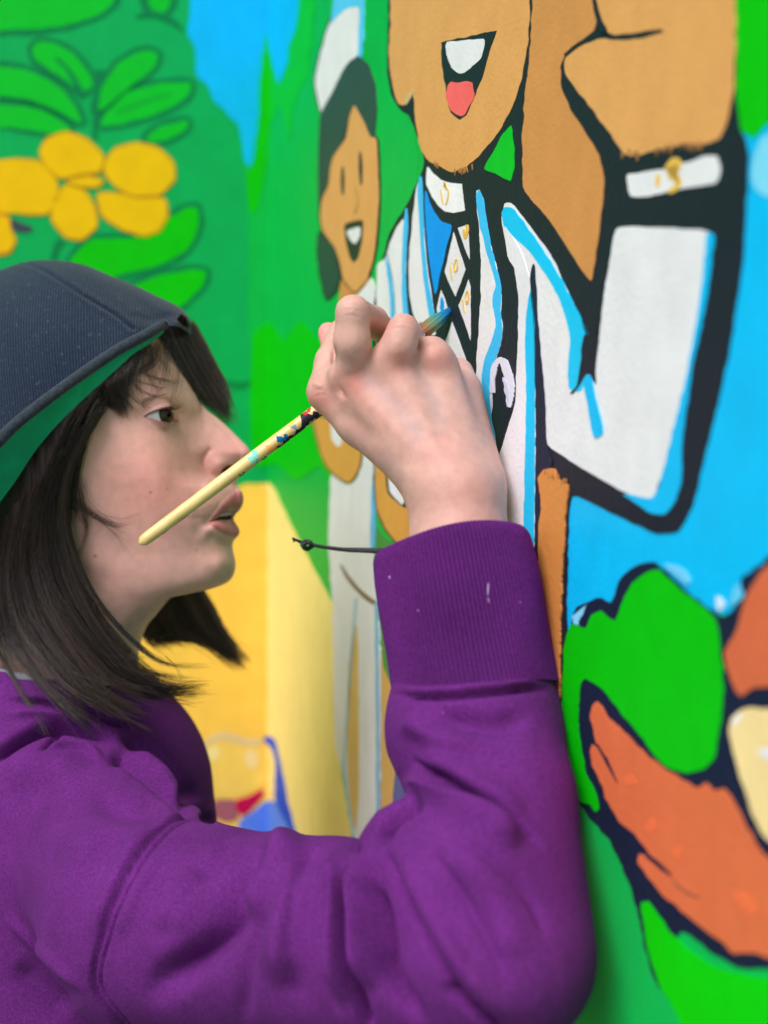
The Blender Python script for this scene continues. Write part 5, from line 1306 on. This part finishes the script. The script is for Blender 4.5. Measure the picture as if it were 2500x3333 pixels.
# fringe on the far side of the forehead
lock([(x, y, z) for (x, y), z in zip(R1([(1150, 470), (1230, 600), (1310, 740), (1372, 880), (1386, 1060)]), (1.035, 1.04, 1.045, 1.045, 1.045))],
     [(x, y, z) for (x, y), z in zip(R1([(985, 500), (1050, 640), (1130, 790), (1230, 930), (1350, 1066)]), (1.00, 1.005, 1.012, 1.02, 1.03))], 1000, lens=(0.5, 1.06), pinch=0.8, jit=9, r=0.00013, tint=3.2)
lock([(x, y, z) for (x, y), z in zip(R1([(1120, 470), (1200, 620), (1290, 780), (1350, 900), (1370, 1050)]), (1.03, 1.03, 1.035, 1.04, 1.045))],
     [(x, y, z) for (x, y), z in zip(R1([(960, 520), (1010, 640), (1080, 780), (1170, 900), (1260, 1000)]), (0.992, 0.998, 1.005, 1.015, 1.025))], 700, lens=(0.5, 1.0), pinch=0.4, jit=4, tint=2.0)
# far-side hair showing under the chin, strand colour lightened to offset the shade there
farh = lambda pts, z0, z1: [(x, y, z) for (x, y), z in zip(RN(pts), np.linspace(z0, z1, len(pts)))]
lock(farh([(1230, 380), (1320, 480), (1400, 640), (1480, 780), (1560, 900)], 1.085, 1.10), farh([(900, 420), (940, 600), (1060, 720), (1280, 760), (1510, 905)], 1.085, 1.10), 1300, lens=(0.55, 1.04), jit=9, pinch=0.7, r=0.00016, tint=6.0)
lock(farh([(1000, 400), (1080, 560), (1150, 680), (1230, 750)], 1.08, 1.09), farh([(860, 420), (880, 600), (930, 740), (1040, 806)], 1.08, 1.09), 900, lens=(0.6, 1.0), jit=7, r=0.00018, tint=4.5)
HPa = np.concatenate(HP); HRa = np.concatenate(HR)
V, Q = tubes(HPa, HRa, 3)
hcol = np.repeat(np.concatenate(HC), 15 * 3)[:, None] * np.array([[0.025, 0.0165, 0.0135]])
mh, nt, b = newmat('hair')
vc = node(nt, 'ShaderNodeVertexColor', layer_name='Col'); nt.links.new(vc.outputs['Color'], b.inputs['Base Color'])
b.inputs['Roughness'].default_value = 0.32; b.inputs['Specular IOR Level'].default_value = 0.6
hair = obj('hair', V, Q, mh, person, cols=hcol)
# dense hair close to the scalp, under the loose strands
gy = np.linspace(1000, 2130, 120)
bnd = np.interp(gy, [1000, 1180, 1280, 1340, 1420, 1520, 1620, 1760, 1900, 2000, 2100, 2180, 2240], [380, 380, 340, 300, 255, 200, 178, 176, 200, 250, 330, 400, 440])
lft = np.interp(gy, [1000, 1850, 1960, 2050, 2150, 2240], [-160, -120, 10, 160, 320, 440])
gx = lft[:, None] + (bnd - lft)[:, None] * np.linspace(0, 1, 70)[None]
gyy = np.repeat(gy[:, None], 70, 1)
gw, _ = head_w(gx.ravel(), np.minimum(gyy.ravel(), 1760))
s_ = np.tile(np.linspace(0, 1, 70), 120)
offb = 0.0035 + 0.008 * smoothstep(1150, 1700, gyy.ravel()); offb = offb * smoothstep(1.0, 0.86, s_) - 0.003 * smoothstep(0.9, 1.0, s_)
offb += 0.0012 * np.sin(gx.ravel() / 9 + 2.2 * np.sin(gyy.ravel() / 150))
V = at(gx.ravel(), gyy.ravel(), np.minimum(ymid(gx.ravel()) - gw / 1000, 1.0) - offb)
i = np.arange(120 * 70).reshape(120, 70)
Q = np.stack([i[:-1, :-1], i[1:, :-1], i[1:, 1:], i[:-1, 1:]], -1).reshape(-1, 4)
mh2, nt, b = newmat('hair_mass')
tc = bump_chain(nt, b, [(500, 3, 0.8, 0.002, (1, 1, 0.06))]); vary(nt, b, (0.010, 0.0065, 0.0055), 300, 0.5, tc, 3, (1, 1, 0.06))
b.inputs['Roughness'].default_value = 0.6; b.inputs['Specular IOR Level'].default_value = 0.25
obj('hair_mass', V, Q, mh2, hair)
# eyelashes
LP, LR = [], []
for f_ in np.linspace(0.03, 1, 58):
    p0 = catmull([(478, 1352), (500, 1340), (525, 1331), (545, 1328), (557, 1335)], 60)[min(59, int(f_ * 59))] + rng.normal(size=2) * 0.8
    ln = 12 + 26 * f_ + rng.normal() * 3
    dx, dy = 0.25 + 0.75 * f_, -0.45
    y0 = float(head_y(np.array([p0[0]]), np.array([p0[1] - 6]))[0]) - 0.0004
    pts = [(p0[0], p0[1], y0), (p0[0] + dx * ln * 0.45, p0[1] + 1 + dy * ln * 0.15, y0 - 0.0028), (p0[0] + dx * ln * 0.8, p0[1] + dy * ln * 0.45, y0 - 0.0042), (p0[0] + dx * ln, p0[1] + dy * ln * 0.95, y0 - 0.0048)]
    c = catmull(pts, 8); LP.append(at(c[:, 0], c[:, 1], c[:, 2])); LR.append(np.linspace(0.00015, 0.00003, 8))
for f_ in np.linspace(0.1, 0.9, 20):
    p0 = catmull([(495, 1364), (520, 1371), (548, 1376), (568, 1373)], 60)[int(f_ * 59)]
    y0 = float(head_y(np.array([p0[0]]), np.array([p0[1] + 6]))[0]) - 0.0003
    c = catmull([(p0[0], p0[1], y0), (p0[0] + 4, p0[1] + 5, y0 - 0.0015), (p0[0] + 10, p0[1] + 9, y0 - 0.002)], 8); LP.append(at(c[:, 0], c[:, 1], c[:, 2])); LR.append(np.linspace(0.00007, 0.00002, 8))
V, Q = tubes(np.array(LP), np.array(LR), 3)
obj('eyelashes', V, Q, mh, hair, cols=np.tile([[0.010, 0.007, 0.006]], (len(V), 1)))

# ------------------------------------------------------------------ paintbrush
B0, B1 = at(454, 1770, 0.905), at(1466, 1012, 0.9465)
bdir = nrm(B1 - B0); BL = np.linalg.norm(B1 - B0)
brush = empty('paintbrush', tuple(B0))
tag(brush, 'yellow paint-spattered paintbrush held in the fist, tip touching the mural', 'paintbrush')
by, nt, b = newmat('handle_paint')
tc = bump_chain(nt, b, [(300, 3, 0.15, 0.0008, (1, 1, 1))]); vary(nt, b, (0.80, 0.61, 0.23), 90, 0.14, tc, 5)
b.inputs['Roughness'].default_value = 0.38
s_ = np.linspace(0, 0.80, 70)
prof = np.interp(s_, [0, 0.004, 0.012, 0.03, 0.35, 0.6, 0.80], [0.0012, 0.0026, 0.0034, 0.0037, 0.0042, 0.0040, 0.0030])
V, Q = tube(B0 + np.outer(s_ * BL, bdir), prof, 24)
handle = obj('handle', V, Q, by, brush)
mf, nt, b = newmat('ferrule_metal'); b.inputs['Base Color'].default_value = (0.75, 0.74, 0.72, 1); b.inputs['Metallic'].default_value = 1.0; b.inputs['Roughness'].default_value = 0.25
s_ = np.linspace(0.795, 0.905, 20)
V, Q = tube(B0 + np.outer(s_ * BL, bdir), np.interp(s_, [0.795, 0.80, 0.82, 0.825, 0.83, 0.905], [0.0031, 0.0034, 0.0034, 0.0037, 0.0034, 0.0036]), 24)
obj('ferrule', V, Q, mf, brush)
ax1 = nrm(np.cross(bdir, [0, 1.0, 0])); ax2 = np.cross(bdir, ax1)
def spot(s0, s1, a0, a1, c, name='paint_spot'):
    """patch of dried paint on the handle: s along it, a round it in degrees (0 = towards the viewer)"""
    m_ = paint_mat(c); n, k = 21, 9; sd_ = rng.random() * 6.28
    V = []
    for u_ in np.linspace(-1, 1, n):
        half = math.sqrt(max(0.0, 1 - u_ * u_ * 0.96)) * (0.75 + 0.3 * math.sin(5 * u_ + sd_) + 0.18 * math.sin(11 * u_ + 2 * sd_))
        sh_ = 0.35 * math.sin(3.3 * u_ + 1.7 * sd_)
        s__ = (s0 + s1) / 2 + u_ * (s1 - s0) / 2
        r__ = float(np.interp(s__, np.linspace(0, 0.80, 70), prof)) + 0.00016
        for v_ in np.linspace(-1, 1, k):
            an = math.radians((a0 + a1) / 2 + (sh_ + v_ * half) * (a1 - a0) / 2)
            V.append(B0 + bdir * s__ * BL + r__ * (-math.cos(an) * np.array([0, 1.0, 0]) * 1.0 + math.sin(an) * ax1))
    i = np.arange(n * k).reshape(n, k)
    Q = np.stack([i[:-1, :-1], i[1:, :-1], i[1:, 1:], i[:-1, 1:]], -1).reshape(-1, 4)
    obj(name, V, Q, m_, handle)
# towards lower right of the handle is ax1 with a sign chosen so that positive angles face down
if ax1[2] > 0: ax1 = -ax1
for a_ in ((0.345, 0.375, -60, 40, (128, 224, 196)), (0.395, 0.425, -10, 80, (242, 172, 84)), (0.372, 0.386, 50, 100, (40, 90, 120)), (0.430, 0.462, -20, 50, (0, 110, 160)), (0.420, 0.470, 30, 110, (34, 44, 64)), (0.455, 0.520, 20, 110, (40, 44, 60)),
           (0.505, 0.560, -50, 80, (44, 40, 52)), (0.525, 0.552, -80, -20, (206, 40, 60)), (0.545, 0.585, 40, 110, (60, 60, 72)), (0.585, 0.640, -50, 30, (0, 140, 110)), (0.625, 0.66, -20, 40, (20, 120, 110)),
           (0.300, 0.318, 40, 95, (160, 128, 80)), (0.10, 0.14, 75, 105, (150, 124, 80)), (0.05, 0.08, 75, 105, (140, 120, 90)), (0.26, 0.29, -50, 0, (236, 222, 172)), (0.405, 0.44, -70, -30, (230, 196, 120)), (0.44, 0.455, -60, -20, (236, 214, 150)), (0.475, 0.50, -70, -20, (230, 190, 90)), (0.66, 0.69, 20, 90, (96, 150, 120)), (0.48, 0.495, -30, 20, (90, 160, 170)), (0.355, 0.365, 20, 60, (96, 190, 170))):
    spot(*a_)
# bristles: loaded with paint, rust at the metal, green-gold, then blue at the tip
nb_ = 420
BP, BR_, BC = [], [], []
fl = nrm(np.array([0.2, 0.5, 0.84]))
e1 = nrm(ax2 - bdir * (ax2 @ bdir)); e2 = np.cross(bdir, e1)
tb = np.linspace(0, 1, 10)
for k in range(nb_):
    r_ = math.sqrt(rng.random()); an = rng.random() * 6.283
    o1, o2 = r_ * math.cos(an), r_ * math.sin(an)
    ln = (1 - 0.905) * BL * rng.uniform(0.86, 1.03)
    bel = np.interp(tb, [0, 0.3, 0.6, 1.0], [0.9, 1.1, 1.0, 0.45])
    pth = B0 + bdir * 0.900 * BL + np.outer(tb * ln * 1.02, bdir) + np.outer(o1 * bel * 0.0031, e1) + np.outer(o2 * bel * 0.0042, e2) + np.outer(tb ** 2 * 0.0015, [0.3, 0, 0.9])
    BP.append(pth); BR_.append(np.interp(tb, [0, 0.7, 1], [0.00028, 0.00026, 0.00008]))
    q = np.clip(tb + rng.normal() * 0.07, 0, 1)
    cc = np.stack([np.interp(q, [0, 0.12, 0.22, 0.45, 0.62, 0.8, 1], [v[c_] for v in ((0.42, 0.10, 0.02), (0.42, 0.11, 0.03), (0.32, 0.24, 0.08), (0.20, 0.36, 0.16), (0.04, 0.36, 0.36), (0.005, 0.29, 0.60), (0.003, 0.27, 0.66))]) for c_ in range(3)], -1)
    BC.append(cc * rng.uniform(0.7, 1.15))
V, Q = tubes(np.array(BP), np.array(BR_), 4)
cols = np.repeat(np.array(BC).reshape(-1, 3), 4, 0)
mb, nt, b = newmat('bristle'); vc = node(nt, 'ShaderNodeVertexColor', layer_name='Col'); nt.links.new(vc.outputs['Color'], b.inputs['Base Color']); b.inputs['Roughness'].default_value = 0.3
obj('bristles', V, Q, mb, brush, cols=cols)

# ------------------------------------------------------------------ cord bracelet: loop inside the cuff, tied end hanging out to the left
mk, nt, b = newmat('black_cord'); bump_chain(nt, b, [(1500, 2, 0.5, 0.0006, (1, 1, 1))]); b.inputs['Base Color'].default_value = (0.012, 0.014, 0.018, 1); b.inputs['Roughness'].default_value = 0.5
brc = empty('cord_bracelet', tuple(at(1300, 1795, 0.80)))
tag(brc, 'thin black knotted cord bracelet end sticking out of the purple cuff', 'bracelet')
wc_ = at(1497, 1800, 0.822)
a = np.linspace(0, 2 * math.pi, 40)
loop = np.stack([wc_[0] + 0.0325 * np.cos(a), wc_[1] + 0.0275 * np.sin(a), wc_[2] + 0.001 * np.sin(2 * a)], -1)
V, Q = tube(loop, np.full(40, 0.0011), 8); obj('loop', V, Q, mk, brc)
zc = lambda pts, Y0, Y1: [(x, y, z) for (x, y), z in zip(R2(pts), np.linspace(Y0, Y1, len(pts)))]
for pts, r0, r1 in (([(760, 1735), (600, 1735), (500, 1732), (400, 1730), (330, 1722), (260, 1712), (200, 1698)], 0.0013, 0.0009), ([(760, 1742), (600, 1742), (480, 1738), (420, 1736), (360, 1726)], 0.0011, 0.0007), ([(180, 1700), (140, 1682), (115, 1672), (98, 1664)], 0.0009, 0.0006), ([(106, 1682), (102, 1670), (100, 1660)], 0.0005, 0.0004)):
    c = catmull(zc(pts, 0.806, 0.80), 30)
    V, Q = tube(at(c[:, 0], c[:, 1], c[:, 2]), np.linspace(r0, r1, 30), 8); obj('cord', V, Q, mk, brc)
kc = at(*R2([(186, 1705)])[0], 0.800)
kt = np.linspace(0, 4.6 * math.pi, 70)
kp = kc + np.stack([0.0022 * np.cos(kt) * (1 + 0.3 * np.sin(kt / 3)), 0.0022 * np.sin(kt * 1.3), 0.0018 * np.sin(kt) + 0.0006 * np.sin(kt / 2)], -1)
V, Q = tube(kp, np.full(70, 0.0009), 8); obj('knot', V, Q, mk, brc)
